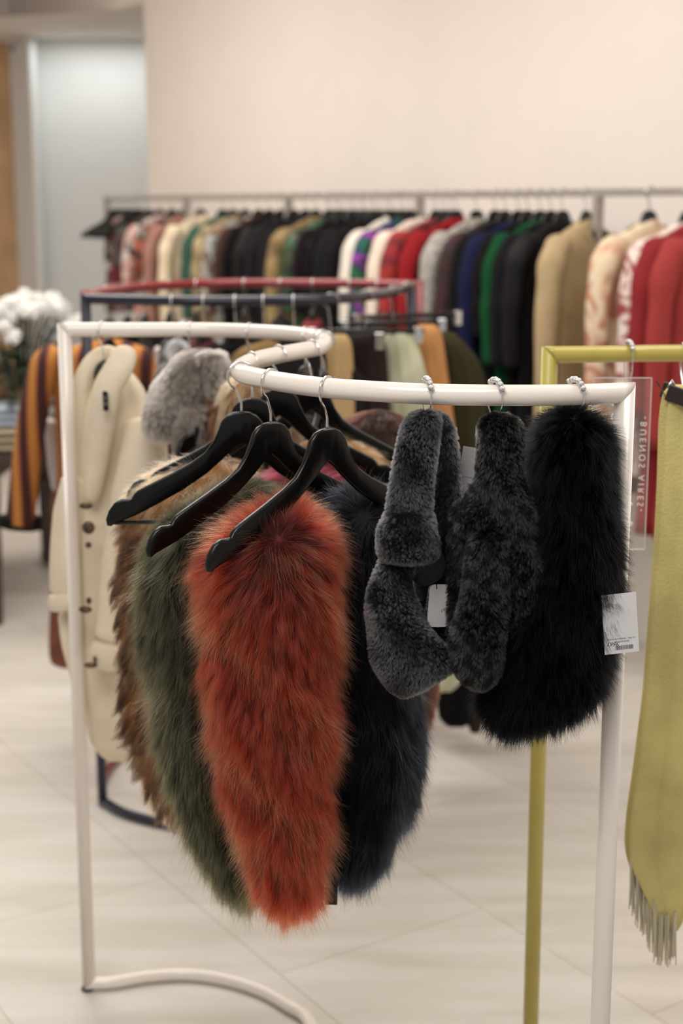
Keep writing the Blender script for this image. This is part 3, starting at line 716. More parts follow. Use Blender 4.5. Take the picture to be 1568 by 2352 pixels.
# ------------------------------------------------------------------ price tags
def barcode(mb, x0, x1, z0, z1, y, seed=1):
    r = random.Random(seed); x = x0
    while x < x1:
        w = r.choice((.0003, .0003, .0005, .0008)); mb.box((x+w/2, y, (z0+z1)/2), (w, .00012, z1-z0)); x += w+r.choice((.0003, .0004, .0006))
def price_tag(pos, rot, w, h, label, lines=(), hand=None, bars=None, rounded=False):
    e = empty('price_tag', pos, label, 'tag', 'white price tags'); e.rotation_euler = rot
    mb = MB()
    if rounded:
        n = 8; V = []; F = []; rc = .008
        for y in (-.0004, .0004):
            for (cx, cz, a0) in ((w/2-rc, h/2-rc, 0), (-w/2+rc, h/2-rc, 90), (-w/2+rc, -h/2+rc, 180), (w/2-rc, -h/2+rc, 270)):
                for i in range(n+1):
                    a = math.radians(a0+90*i/n); V.append((cx+rc*math.cos(a), y, cz+rc*math.sin(a)))
        m_ = len(V)//2; F = [tuple(range(m_)), tuple(reversed(range(m_, 2*m_)))]+[(i, i+m_, (i+1) % m_+m_, (i+1) % m_) for i in range(m_)]
        mb.add(V, F)
    else: mb.box((0, 0, 0), (w, .0008, h))
    mb.build('card', M['tag_card'], e, smooth=False)
    for (t, sz, x, z) in lines:
        me = text_mesh(t, sz, .00005); me.transform(Matrix.Translation((x, -.00047, z)) @ Matrix.Rotation(math.pi/2, 4, 'X')); link('print', me, M['ink'], e, False)
    if hand:
        t, sz, x, z, ang = hand
        me = text_mesh(t, sz, .00005, shear=.3); me.transform(Matrix.Translation((x, -.00047, z)) @ Matrix.Rotation(ang, 4, 'Y') @ Matrix.Rotation(math.pi/2, 4, 'X')); link('handwritten_price', me, M['ink'], e, False)
    if bars:
        mb = MB(); barcode(mb, *bars, -.00047); mb.build('barcode', M['ink'], e, smooth=False)
    return e
PXM = 3400/2.05
tp = at(1424, 1432, 1.955)
price_tag(tp, (math.radians(-2), math.radians(-5), math.radians(4)), .048, .084, 'white price tag with barcode beside the long-haired black scarf',
          lines=(('2019-02 AM-W20HD - Talle TU', .0029, .000, -.0215), ('NEGRO/NEGRO', .0029, .001, -.0255)), hand=('1996', .0085, -.013, -.0285, .1), bars=(-.009, .016, -.037, -.031))
tp = at(1085, 1098, 2.06)
price_tag(tp, (math.radians(-2), math.radians(8), math.radians(-4)), .040, .086, 'white price tag peeking out left of the spotted scarf',
          lines=(('2019-02 AM-W20HD', .0029, -.003, .000), ('NEGRO', .0029, .005, -.004)), bars=(-.006, .016, -.014, -.0085))
tp = at(1000, 1392, 2.008)
price_tag(tp, (math.radians(2), math.radians(10), math.radians(-25)), .030, .060, 'small rounded white price tag under the grey scarf', rounded=True)
tp = at(1010, 1391, 2.000)
t3 = price_tag(tp, (math.radians(2), math.radians(3), math.radians(12)), .034, .062, 'curved white price tag marked by hand, under the grey scarf', hand=('1996', .0065, .007, -.006, -.5), rounded=True)
mb = MB(); a = at(1000, 1318, 2.01); b = at(1003, 1353, 1.988); mb.tube([a, b], .0007, 6); s_ = mb.build('string', M['ink']); bpy.context.view_layer.update(); s_.parent = t3; s_.matrix_parent_inverse = t3.matrix_world.inverted()

# ================================================================== far left end of the cream rack: coat and rabbit fur
def cloth(name, hexrgb, rough=.9, bump=.25, bscale=350, noise=.05, nscale=12): return mat(name, hexrgb, rough, noise=noise, nscale=nscale, bump=bump, bscale=bscale, spec=.15)
cream_m = cloth('cream_wool', (236, 222, 198), noise=.05, bump=.5, bscale=160)
Yc = 3.16
ce = empty('wool_coat', at(235, 800, Yc), 'cream wool coat with rolled shawl collar and dark toggles, left end of the cream rack', 'coat')
rows = [(830, 215, 300), (870, 195, 318), (930, 176, 340), (1000, 168, 358), (1080, 160, 378), (1160, 152, 385), (1300, 150, 385), (1450, 158, 385), (1560, 175, 380), (1650, 200, 372), (1720, 214, 365), (1745, 222, 355)]
obj_arrays('coat_body', body_arrays(rows, Yc+.05, .11, folds=.05, fk=6, seed=40, n=60, seg=56), cream_m, ce)
mk = lambda pts, rad, **k: tube_arrays([at(*p) for p in pts], rad, **k)
obj_arrays('collar', join(mk([(262, 822, Yc-.02), (285, 815, Yc-.06), (270, 850, Yc-.09), (244, 900, Yc-.10), (232, 980, Yc-.10), (222, 1060, Yc-.09), (212, 1130, Yc-.08), (204, 1150, Yc-.08)], [.018, .026, .030, .030, .028, .024, .019, .012], flat=.8, n=60),
                          mk([(272, 822, Yc), (245, 812, Yc+.0), (215, 832, Yc-.01), (192, 880, Yc-.01), (186, 950, Yc-.01), (184, 1060, Yc-.01)], [.020, .022, .026, .028, .024, .018], flat=.8, n=60)), cream_m, ce)
obj_arrays('sleeve', join(mk([(330, 960, Yc-.02), (326, 1060, Yc-.05), (300, 1200, Yc-.07), (280, 1350, Yc-.08), (262, 1480, Yc-.08)], [.045, .055, .055, .050, .045], flat=.8, n=50)), cream_m, ce)
obj_arrays('sleeve', join(mk([(176, 1090, Yc-.03), (160, 1180, Yc-.04), (148, 1280, Yc-.04), (146, 1370, Yc-.04)], [.030, .036, .032, .030], flat=.8, n=40)), cream_m, ce)
obj_arrays('cuff', join(mk([(146, 1358, Yc-.05), (148, 1382, Yc-.05), (152, 1402, Yc-.05)], [.030, .036, .032], flat=.9, n=12)), cream_m, ce)
obj_arrays('cuff', join(mk([(262, 1475, Yc-.09), (258, 1500, Yc-.09), (258, 1530, Yc-.08)], [.046, .050, .044], flat=.8, n=12)), cream_m, ce)
obj_arrays('front_edge', join(mk([(150, 1400, Yc-.02), (160, 1480, Yc-.02), (178, 1560, Yc-.02), (196, 1625, Yc-.02)], [.018, .018, .014, .008], n=30)), cream_m, ce)
neck = mat('dark_lining', (48, 48, 44), .8, noise=.1)
obj_arrays('neck_label', mk([(232, 832, Yc-.030), (226, 858, Yc-.040), (222, 878, Yc-.05)], [.008, .010, .006], n=8, flat=.5), neck, ce)
tog = mat('dark_horn', (40, 30, 24), .35, noise=.4, nscale=80, rgb2=(110, 80, 50))
for (x, y, r, sc) in ((203, 1212, .014, (1, .5, 1)), (197, 1162, .009, (1.6, .6, .8)), (203, 1252, .007, (1, .7, 1)), (196, 1400, .009, (1.6, .6, .9)), (204, 1380, .006, (1, .6, 1.3)), (208, 1528, .009, (1.6, .6, .7)), (218, 1515, .005, (.8, .6, 1.6))):
    mb = MB(); mb.sphere(at(x, y, Yc-.125), r, 14, 10, sc); adopt(mb.build('toggle', tog), ce)
# its hook and hanger
hanger(rail_near(WR, 236, 740, 765), math.radians(100), .062, math.radians(70), 'hanger inside the cream wool coat at the left end', HG)
for ch in [o for o in COL.objects if o.name.startswith('hanger_body')][-1:]: ch.scale = (.40, 1, .55)

rab_m = hair_mat('rabbit_fur', (100, 94, 88), (158, 150, 142), (196, 189, 181), (88, 81, 74), rough=.5, radial=.7)
rab_p = mat('rabbit_pelt', (128, 120, 112), .95, noise=.3)
Yr = 3.02
rb = join(body_arrays([(805, 425, 492), (825, 400, 500), (860, 378, 505), (900, 350, 478), (940, 334, 458), (975, 335, 440), (1005, 350, 400)], Yr, .075, seed=51, n=36, lump=.05),
          body_arrays([(808, 455, 505), (830, 458, 520), (860, 462, 519), (890, 470, 506), (910, 476, 492)], Yr-.05, .03, seed=52, n=20, lump=.05),
          body_arrays([(930, 420, 468), (960, 406, 472), (1000, 402, 470), (1060, 404, 466), (1130, 410, 455)], Yr-.06, .035, seed=53, n=24, lump=.04))
def rab_t(root, r, near, K):
    v = np.sin(root[:, 0]*38+1)+np.sin(root[:, 2]*31+root[:, 0]*20)+.6*np.sin(root[:, 1]*50)
    return np.clip(.35+.28*v, 0, .9)+r.random(len(root))*.2-.1
fur_thing('fur_bolero', 'mottled grey rabbit fur draped on the far run of the cream rail', 'garment', rb, rab_p, rab_m, 45000, .016, None, clumps=900, clump=.5, rad=.00034, jit=.5, lift=.9, seed=55, tintf=rab_t, npts=4, back=.2)
hanger(rail_near(WR, 437, 740, 775), math.radians(40), .062, math.radians(80), 'wire-hooked hanger carrying the grey rabbit fur', HG)
for ch in [o for o in COL.objects if o.name.startswith('hanger_body')][-1:]: ch.scale = (.42, 1, .6)
hanger(rail_near(WR, 576, 745, 775), math.radians(50), .060, math.radians(75), 'black hanger on the far cream rail right of the rabbit fur', HG)
# furs hung on the bend, glimpsed between the rails
for (lb, rw, Yv, root_, mid_, tip_) in (
    ('sandy fur glimpsed behind the bend of the cream rail', [(850, 540, 600), (870, 515, 640), (920, 505, 680), (1000, 500, 690), (1200, 505, 690), (1300, 540, 650)], 2.86, (140, 104, 70), (186, 146, 102), (206, 172, 130)),
    ('ginger brown fur between the rabbit fur and the hangers', [(900, 485, 530), (930, 480, 560), (1000, 478, 575), (1100, 478, 580), (1250, 485, 570)], 2.98, (92, 50, 32), (140, 84, 56), (170, 116, 84))):
    hm = hair_mat(lb.split(' fur')[0].replace(' ', '_'), root_, mid_, tip_)
    fur_thing('fur_vest', lb, 'vest', body_arrays(rw, Yv, .06, inset=4, seed=60), mat('pelt_'+str(len(rw)), root_, .95, noise=.3), hm, 12000, .028, FG, clumps=220, rad=.0004, seed=61, back=.15)

# ================================================================== clothes along the wall rack
def garment_arrays(w=.20, t=.055, L=.8, flare=1.1, neck=.07, folds=.06, fk=6, seed=0, drop=.13, vneck=False):
    """body hanging from a hanger; local frame: x along the hanger, z down from the hanger crest"""
    r = np.random.default_rng(seed); rows = []
    Z = [-.030, -.040, -.055, -.075, -.10, -.125, -.15, -.19]; 
    Wd = [.035, neck, neck+.03, w*.62, w*.80, w*.95, w*1.02, w*.98]
    Tk = [.018, .028, .034, t*.75, t*.85, t, t*1.05, t*1.05]
    n2 = 16
    for i in range(1, n2+1):
        v = i/n2; Z.append(-.19-(L-.19)*v); Wd.append(w*(.98+(flare-.98)*v)*(1+.03*math.sin(9*v+seed))); Tk.append(t*(1.05+.25*v))
    V = []; seg = 36; ph = r.uniform(0, 6.28, 4)
    for i, (z, ww, tt) in enumerate(zip(Z, Wd, Tk)):
        v = max(0, (-z-.15)/L)
        for k in range(seg):
            a = 2*math.pi*k/seg; f = 1+folds*min(1, v*2.5+.1)*(math.sin(fk*a+ph[0]+2*v)+.5*math.sin((2*fk+1)*a+ph[1]))
            c, s_ = math.cos(a), math.sin(a)
            V.append((ww*math.copysign(abs(c)**.85, c)*(1+(f-1)*.3), tt*math.copysign(abs(s_)**.8, s_)*f*1.0, z-(.012*abs(c) if z > -.06 else 0)))
    F = []
    n = len(Z)
    for i in range(n-1):
        for k in range(seg):
            l = (k+1) % seg; F.append((i*seg+k, (i+1)*seg+k, (i+1)*seg+l, i*seg+l))
    F.append(tuple(range(seg))); F.append(tuple(reversed(range((n-1)*seg, n*seg))))
    return V, F
def sleeve_arrays(side, w=.20, L=.55, r0=.055, r1=.038, out=.045, seed=0, fwd=0):
    s_ = side; rr = np.random.default_rng(seed+3)
    pts = [(s_*w*.70, 0, -.105), (s_*(w*.95), 0, -.135), (s_*(w+out*.6), fwd*.3, -.21), (s_*(w+out*.9), fwd*.6, -.33), (s_*(w+out), fwd, -.33-(L-.3)*.5), (s_*(w+out*.8), fwd*1.1, -.08-L)]
    P = smooth_path(pts, 30); m = len(P); R = np.interp(np.linspace(0, 1, m), [0, .15, .4, 1], [r0*.55, r0, r0*.95, r1]); R = R*(1+.06*np.sin(np.linspace(0, 22, m)+seed))
    mb = MB(); mb.tube(P, list(R), 18, flat=.75, up=(1, 0, 0)); return mb.V, mb.F
RZW = math.atan2(N2.y, N2.x)
def t_for_edge(px, w):
    best = None
    for i in range(0, 1400):
        t = i*.005-.3; p = P0+U2*t - N2*w; p.z = 1.45
        x, y = proj(p); d = abs(x-px)
        if best is None or d < best[0]: best = (d, t)
    return best[1]
def wall_garment(px, name, label, m, L=.85, w=.19, sleeves=.5, t=.05, flare=1.05, twist=0.0, extra=None, seed=0, hang=True, hl=None):
    tt = t_for_edge(px+4, w+(.05 if sleeves else 0)); p = P0+U2*tt
    rz = RZW+twist
    if hang:
        h = hanger(Vector((p.x, p.y, RZ+.004)), rz, .066, RZW, ' '.join(('black hanger holding the '+label).split()[:16]), 'black hangers along the wall rack', rail=.0145)
    e = empty(name, (p.x, p.y, RZ+.004-.066), label, name.split('_')[-1], 'clothes along the wall rack', rz)
    V, F = garment_arrays(w, t, L, flare, seed=seed); link('body', mesh_np('body', V, F), m, e)
    if sleeves:
        for sd in (-1, 1):
            V, F = sleeve_arrays(sd, w, sleeves, seed=seed); link('sleeve', mesh_np('sleeve', V, F), m, e)
    if extra: extra(e)
    return e
def c3(*a, **k): return cloth(*a, **k)
fl1 = pattern_mat('floral_mix', [(36, 44, 34), (120, 30, 40), (205, 200, 192), (52, 70, 52), (30, 28, 28)], 16)
fl2 = pattern_mat('white_floral', [(60, 60, 56), (208, 204, 198), (190, 104, 84), (215, 212, 205), (60, 34, 30)], 14)
rustgrey = pattern_mat('rust_grey_print', [(110, 62, 48), (188, 190, 184), (70, 74, 66), (170, 120, 96)], 12)
greenpurple = pattern_mat('green_purple_print', [(14, 92, 58), (24, 32, 60), (150, 56, 160), (20, 60, 96), (16, 100, 60)], 9)
tweed = pattern_mat('grey_tweed', [(86, 82, 76), (214, 208, 198), (60, 58, 54), (205, 200, 192)], 90)
tiedye = pattern_mat('peach_tie_dye', [(190, 130, 108), (226, 200, 168), (228, 210, 180), (186, 122, 98)], 7, distort=1.2)
reddye = pattern_mat('red_white_tie_dye', [(150, 56, 62), (226, 206, 196), (232, 220, 210), (146, 48, 56)], 8, distort=1.5, stretch=(1, 1, 1.6))
blk = c3('black_cloth', (13, 13, 14)); charc = c3('charcoal_cloth', (29, 28, 30)); plum = c3('plum_cloth', (26, 15, 22))
def lapels(col):
    def f(e):
        for sd in (-1, 1):
            mb = MB(); mb.tube(smooth_path([(sd*.045, -.03, -.036), (sd*.05, -.055, -.07), (sd*.03, -.070, -.16), (sd*.008, -.072, -.26)], 14), [.014]*5+[.012]*(len(smooth_path([(0,0,0),(0,0,1),(0,1,0),(1,0,0)], 14))-5), 8, flat=.5); mb.build('lapel', col, e)
    return f
def vneck_trim(e):
    mb = MB()
    mb.tube(smooth_path([(-.075, -.02, -.060), (-.055, -.058, -.10), (-.03, -.068, -.17), (0, -.072, -.235), (.03, -.068, -.17), (.055, -.058, -.10), (.075, -.02, -.060)], 40), .008, 8); mb.build('neckband', beige2, e)
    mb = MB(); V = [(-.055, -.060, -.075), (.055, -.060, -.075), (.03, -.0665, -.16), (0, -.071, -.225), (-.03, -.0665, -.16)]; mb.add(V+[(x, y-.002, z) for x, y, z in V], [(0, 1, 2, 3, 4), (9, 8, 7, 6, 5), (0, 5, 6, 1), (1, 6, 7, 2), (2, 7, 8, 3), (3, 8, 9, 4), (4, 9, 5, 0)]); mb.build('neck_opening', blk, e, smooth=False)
beige2 = c3('beige_knit', (184, 162, 124), bump=.6, bscale=120, noise=.08)
WALL = [
 (238, 'top', 'dark green top with crimson and white flowers, first on the wall rack', fl1, .62, .15, 0),
 (262, 'blouse', 'crimson and black patterned blouse near the left end of the wall rack', pattern_mat('crimson_print', [(120, 24, 34), (40, 20, 24), (88, 80, 74), (30, 44, 32)], 12), .6, .17, .35),
 (286, 'blouse', 'white flowered blouse with rust patches on the wall rack', fl2, .66, .17, .4),
 (312, 'dress', 'brown and orange print dress between two pale tops on the wall rack', pattern_mat('brown_print', [(58, 38, 34), (176, 96, 70), (52, 34, 30), (150, 140, 130)], 10), .7, .17, .3),
 (335, 'sweater', 'dusty pink fluffy sweater left of the cream ribbed one', c3('dusty_pink_wool', (166, 124, 112), bump=.8, bscale=90), .7, .18, .55),
 (372, 'sweater', 'cream ribbed sweater with pale pink side on the wall rack', pattern_mat('cream_rib', [(226, 208, 172), (236, 222, 190), (214, 190, 164)], 9), .95, .18, .55),
 (425, 'shirt', 'teal green shirt right of the cream ribbed sweater', c3('teal_cloth', (58, 92, 80)), .75, .17, .5),
 (448, 'shirt', 'khaki and cream striped shirt among dark jackets', pattern_mat('khaki_cream', [(138, 120, 84), (190, 172, 130), (112, 98, 70)], 10), .75, .17, .5),
 (474, 'blouse', 'rust and silver grey print blouse on the wall rack', rustgrey, .72, .17, .45),
 (500, 'dress', 'dark brown dress beside the rust and silver blouse', c3('dark_brown_cloth', (66, 44, 38)), .8, .18, .4),
 (520, 'jacket', 'plain black jacket left of the charcoal coat', blk, .8, .19, .55),
 (545, 'jacket', 'black jacket with soft sheen, second of the dark pair', c3('black_satin', (26, 25, 27), rough=.5), .8, .19, .55),
 (570, 'coat', 'charcoal coat left of the khaki gold jacket', charc, .9, .20, .6),
 (596, 'coat', 'very dark grey coat touching the khaki gold jacket', c3('ink_cloth', (28, 26, 30)), .9, .20, .6),
 (622, 'jacket', 'khaki gold jacket between dark garments on the wall rack', pattern_mat('khaki_gold', [(136, 112, 70), (160, 136, 92), (112, 92, 58)], 8), .85, .19, .55),
 (655, 'dress', 'dark green sequined dress on the wall rack', pattern_mat('green_sequin', [(24, 40, 28), (60, 110, 70), (20, 34, 26), (64, 74, 40)], 14, rough=.4), .9, .18, .4),
 (680, 'dress', 'plum black dress right of the green sequined one', plum, .9, .18, .4),
 (704, 'jacket', 'black jacket left of the white blazer, farthest of three', blk, .8, .19, .5),
 (728, 'jacket', 'black knit jacket left of the white blazer, middle of three', c3('black_knit', (26, 26, 28), bump=.8, bscale=90), .8, .19, .5),
 (752, 'jacket', 'black jacket directly left of the white blazer', c3('black_wool', (22, 20, 23)), .8, .19, .5),
 (786, 'blazer', 'white blazer with long sleeve on the wall rack', c3('white_wool', (236, 228, 216)), .8, .19, .6),
 (818, 'blouse', 'green and purple print blouse between two white garments', greenpurple, .8, .18, .5),
 (850, 'blouse', 'cream blouse left of the bright red jacket', c3('ivory_cloth', (238, 222, 204)), .8, .19, .55),
 (884, 'jacket', 'bright red jacket with mottled pattern', pattern_mat('bright_red', [(150, 30, 36), (164, 46, 40), (96, 20, 30), (150, 32, 38)], 8), .9, .20, .55),
 (928, 'jacket', 'second bright red jacket left of the grey tweed', c3('scarlet_cloth', (146, 30, 36)), .9, .20, .55),
 (978, 'jacket', 'black and white flecked tweed jacket right of the red ones', tweed, .72, .19, .55),
 (1018, 'dress', 'black dress with dark maroon side', pattern_mat('maroon_black', [(18, 16, 17), (58, 18, 24), (16, 15, 16)], 6), 1.0, .19, .5),
 (1040, 'dress', 'black dress left of the navy blue one', blk, 1.0, .19, .5),
 (1070, 'dress', 'deep navy blue dress on the wall rack', c3('navy_cloth', (22, 26, 60)), 1.15, .19, .5),
 (1096, 'dress', 'black dress left of the emerald one, with a pale clip', blk, 1.15, .18, .4),
 (1118, 'dress', 'emerald green dress among the black ones', c3('emerald_cloth', (10, 70, 36)), 1.2, .19, .5),
 (1142, 'dress', 'black dress right of the emerald one', c3('black_jersey', (18, 18, 20)), 1.2, .19, .5),
 (1168, 'dress', 'long black dress with glinting shoulder, left of the beige cardigan', c3('black_crepe', (20, 19, 22), rough=.55), 1.25, .19, .5),
]
for i, (px, nm, lb, m, L, w, sl) in enumerate(WALL):
    wall_garment(px, nm, lb, m, L, w, sl, seed=i, t=.035, twist=random.uniform(-.08, .08), extra=lapels(m) if nm in ('jacket', 'coat', 'blazer') else None)
card = wall_garment(1216, 'cardigan', 'beige knitted cardigan with deep v neck on the wall rack', beige2, .92, .20, .82, seed=50, t=.06, twist=.30, extra=vneck_trim)
# right-hand bay
wall_garment(1352, 'shirt', 'peach and cream tie-dyed shirt at the right of the wall rack', tiedye, .82, .21, .75, seed=51, t=.05, twist=.12)
wall_garment(1400, 'dress', 'dark brown dress behind the peach tie-dyed shirt', c3('cocoa_cloth', (90, 54, 42)), 1.0, .16, 0, seed=52, t=.05)
wall_garment(1440, 'shirt', 'red and white tie-dyed shirt left of the coral dresses', reddye, .9, .20, .75, seed=53, t=.045)
wall_garment(1464, 'dress', 'deep red dress right of the red and white tie-dyed shirt', c3('brick_red_cloth', (142, 44, 48)), 1.1, .20, .6, seed=54, t=.05)
wall_garment(1508, 'dress', 'coral red dress at the right edge of the picture', c3('coral_cloth', (162, 62, 60)), 1.1, .20, .7, seed=55, t=.06)
# empty hangers packed between the clothes
for i in range(26):
    t = .10+i*.036 if i < 12 else (2.72+(i-12)*.062)
    if i >= 24: t = 3.66+(i-24)*.05
    p = P0+U2*t
    hanger(Vector((p.x, p.y, RZ+.004)), RZW+random.uniform(-.12, .12), .066, RZW, 'bare black hanger packed between the clothes on the wall rack', 'black hangers along the wall rack', rail=.0145)

# ================================================================== clothes on the navy and red racks
BG = 'black hangers on the navy rack'
def simple_cloth(name, label, m, rows, Y, td, folds=.05, seed=0, part='cloth_panel', group=None, **kw):
    arr = body_arrays(rows, Y, td, folds=folds, seed=seed, **kw)
    c = arr[0].mean(0); e = empty(name, (float(c[0]), float(c[1]), float(arr[0][:, 2].max())), label, name.split('_')[-1], group)
    obj_arrays(part, arr, m, e); return e
tc_m = {}
def clip_hanger(P, rz, hgt, label, w=.17):
    e = empty('clip_hanger', (P.x, P.y, P.z-hgt), label, 'hanger', 'clip hangers on the navy rack', rz)
    mb = MB(); mb.tube([(-w, 0, 0), (w, 0, 0)], .0055, 10, flat=1.6); mb.build('crossbar', M['black_plastic'], e)
    mb = MB(); mb.tube(smooth_path([(x, 0, z) for x, z in hook_pts(hgt)], 50), .0016, 8); h = mb.build('hook', M['chrome'], e)
    for s_ in (-1, 1):
        mb = MB(); mb.box((s_*w*.9, -.006, -.012), (.022, .008, .045)); mb.box((s_*w*.9, .006, -.012), (.022, .008, .045)); mb.tube([(s_*w*.9-.012, 0, .004), (s_*w*.9+.012, 0, .004)], .008, 10)
        mb.build('clip', M['chrome'], e, smooth=False, bevel=.0015)
    return e
sand = c3('sand_cloth', (186, 156, 112)); dkb = c3('espresso_cloth', (44, 32, 30)); pale = pattern_mat('pale_green_satin', [(176, 180, 146), (206, 206, 178), (150, 154, 120)], 7, rough=.45, stretch=(1, 1, .35)); tanl = c3('tan_suede', (192, 138, 88)); 
og = c3('olive_black_cloth', (54, 50, 30)); 
SK = [('skirt', 'sand coloured skirt clipped behind the bend of the cream rail', sand, [(768, 752, 806), (800, 748, 808), (900, 740, 812), (1100, 735, 815), (1400, 730, 815)], 4.10, .05),
      ('skirt', 'espresso brown skirt between the sand and pale green ones', dkb, [(764, 802, 885), (800, 800, 887), (900, 800, 892), (1100, 798, 900), (1400, 795, 905)], 4.22, .05),
      ('skirt', 'shiny pale green skirt reaching below the grey scarf', pale, [(756, 880, 945), (800, 880, 965), (900, 885, 985), (1100, 890, 1010), (1350, 900, 1045), (1530, 915, 1062), (1582, 920, 1064)], 4.30, .06),
      ('trousers', 'tan suede trousers hanging right of the pale green skirt', tanl, [(746, 945, 1012), (780, 948, 1016), (850, 965, 1026), (1000, 985, 1046), (1200, 1000, 1052), (1450, 1010, 1055)], 4.42, .04),
      ('skirt', 'dark olive skirt sloping down right of the tan trousers', og, [(764, 1008, 1040), (800, 1010, 1085), (860, 1015, 1115), (1000, 1020, 1120), (1200, 1020, 1115), (1450, 1020, 1100)], 4.52, .07),
      ('skirt', 'black skirt whose hem shows low between the scarves', blk, [(1000, 1000, 1085), (1300, 995, 1085), (1500, 1000, 1088), (1600, 1004, 1090), (1662, 1008, 1086)], 4.62, .06),
      ('skirt', 'dark maroon brown skirt hem beside the black one', c3('maroon_brown_cloth', (60, 38, 34)), [(1000, 1085, 1120), (1300, 1082, 1116), (1500, 1078, 1110), (1680, 1074, 1106)], 4.66, .03)]
for i, (nm, lb, m, rw, Y, td) in enumerate(SK): simple_cloth(nm, lb, m, rw, Y, td, seed=70+i, folds=.08, group='skirts and trousers on the navy rack', round_top=.15, round_bot=.1, power=.9)
for px, dyaw, hgt, lb, w in ((760, 3, .105, 'black clip hanger holding the sand coloured skirt', .15), (838, 6, .10, 'black clip hanger with bright chrome clips above the brown skirt', .17), (905, 14, .095, 'black clip hanger above the pale green skirt', .17), (936, 24, .09, 'black clip hanger reaching right past the red jackets', .20)):
    clip_hanger(rail_near(BR, px), math.radians(dyaw), hgt, lb, w)
# dark clothes hung along the navy rail
DK = [(392, 'dress', 'black and white print dress on the navy rail', pattern_mat('black_white_print', [(24, 24, 26), (60, 58, 60), (150, 146, 140), (28, 26, 28)], 9)),
      (468, 'dress', 'dark wine dress on the navy rail', c3('wine_cloth', (70, 34, 38))), (540, 'jacket', 'black jacket above the sandy fur on the navy rail', blk), (608, 'coat', 'camel coat on the navy rail left of the clip hangers', c3('camel_cloth', (150, 122, 84))), (676, 'jacket', 'dark jacket hung in the middle of the navy rail', charc)]
for i, (px, nm, lb, m) in enumerate(DK):
    p = rail_near(BR, px); rz = math.radians([84, 70, 40, 30, 20][i])
    hanger(p, rz, .072, math.radians(85), 'black hanger carrying the '+lb, BG)
    e = empty(nm, (p.x, p.y, p.z-.072), lb, nm, 'clothes on the navy rack', rz)
    w = .16; V, F = garment_arrays(w, .04, .72, 1.0, seed=80+i); link('body', mesh_np('body', V, F), m, e)
    if i != 0:
        for sd in (-1, 1):
            V, F = sleeve_arrays(sd, w, .45, r0=.045, r1=.033, out=.02, seed=80+i); link('sleeve', mesh_np('sleeve', V, F), m, e)
RG = 'hangers on the dark red rail'
RDK = [(290, (24, 24, 26)), (330, (62, 58, 52)), (392, (34, 34, 36)), (452, (96, 70, 60)), (560, (38, 40, 36)), (640, (26, 26, 28)), (720, (120, 44, 50)), (800, (30, 34, 32)), (868, (60, 50, 46))]
WORDS = ['inky', 'taupe', 'graphite', 'clay brown', 'dark olive grey', 'jet black', 'faded crimson', 'dark pine', 'umber']
for i, (px, col) in enumerate(RDK):
    p = rail_near(RR, px); rz = math.radians(80+random.uniform(-10, 10))
    hanger(p, rz, .085, math.radians(80), 'black hanger of the %s top on the dark red rail' % WORDS[i], RG)
    e = empty('top', (p.x, p.y, p.z-.085), '%s top hanging from the dark red rail' % WORDS[i], 'top', 'tops on the dark red rack', rz)
    V, F = garment_arrays(.16, .035, .6, 1.0, seed=90+i); link('body', mesh_np('body', V, F), c3('red_rack_cloth_%d' % i, col), e)

# mustard striped cardigan at the left, on the red rack's near corner
def stripes():
    m, nt, b = new_mat('mustard_stripes'); b.inputs['Roughness'].default_value = .9
    tc = nt.nodes.new('ShaderNodeTexCoord'); w = nt.nodes.new('ShaderNodeTexWave'); w.bands_direction = 'X'; w.inputs['Scale'].default_value = 5.2; w.inputs['Distortion'].default_value = 2.2; w.inputs['Detail'].default_value = 0.6; w.inputs['Detail Scale'].default_value = .35
    r = nt.nodes.new('ShaderNodeValToRGB'); cr = r.color_ramp; cr.elements[0].position = 0; cr.elements[0].color = lin((60, 26, 24)); cr.elements[1].position = 1; cr.elements[1].color = lin((184, 122, 54))
    for p_, c_ in ((.30, (66, 30, 26)), (.38, (132, 68, 42)), (.62, (150, 84, 46)), (.72, (184, 118, 52))):
        e_ = cr.elements.new(p_); e_.color = lin(c_)
    nt.links.new(tc.outputs['Object'], w.inputs['Vector']); nt.links.new(w.outputs['Fac'], r.inputs['Fac']); nt.links.new(r.outputs['Color'], b.inputs['Base Color'])
    return m
mus = stripes(); Ym = 4.48
me_ = empty('cardigan', at(250, 778, Ym), 'mustard cardigan with dark maroon stripes, left of the cream rack', 'cardigan')
def loc_obj(name, arr, m, parent):
    V = arr[0]-np.array(parent.location); return link(name, mesh_np(name, V, arr[1]), m, parent)
loc_obj('cardigan_body', body_arrays([(776, 225, 290), (784, 170, 320), (800, 135, 345), (830, 118, 364), (880, 118, 372), (960, 128, 374), (1050, 133, 370), (1140, 134, 366), (1200, 136, 360)], Ym, .09, folds=.05, seed=61, power=.9), mus, me_)
loc_obj('sleeve', tube_arrays([at(140, 812, Ym-.02), at(105, 835, Ym-.04), at(80, 930, Ym-.06), at(62, 1050, Ym-.06), at(48, 1185, Ym-.06), at(46, 1196, Ym-.06)], [.045, .062, .062, .060, .062, .062], n=40, flat=.7), mus, me_)
loc_obj('sleeve', tube_arrays([at(345, 820, Ym), at(362, 900, Ym-.03), at(360, 1020, Ym-.05), at(350, 1150, Ym-.05)], [.035, .05, .05, .045], n=40, flat=.7), mus, me_)
loc_obj('cuff', tube_arrays([at(46, 1180, Ym-.06), at(46, 1200, Ym-.06), at(45, 1218, Ym-.06)], [.070, .066, .070], n=10, flat=.7), c3('black_rib', (24, 24, 24), bump=.6), me_)
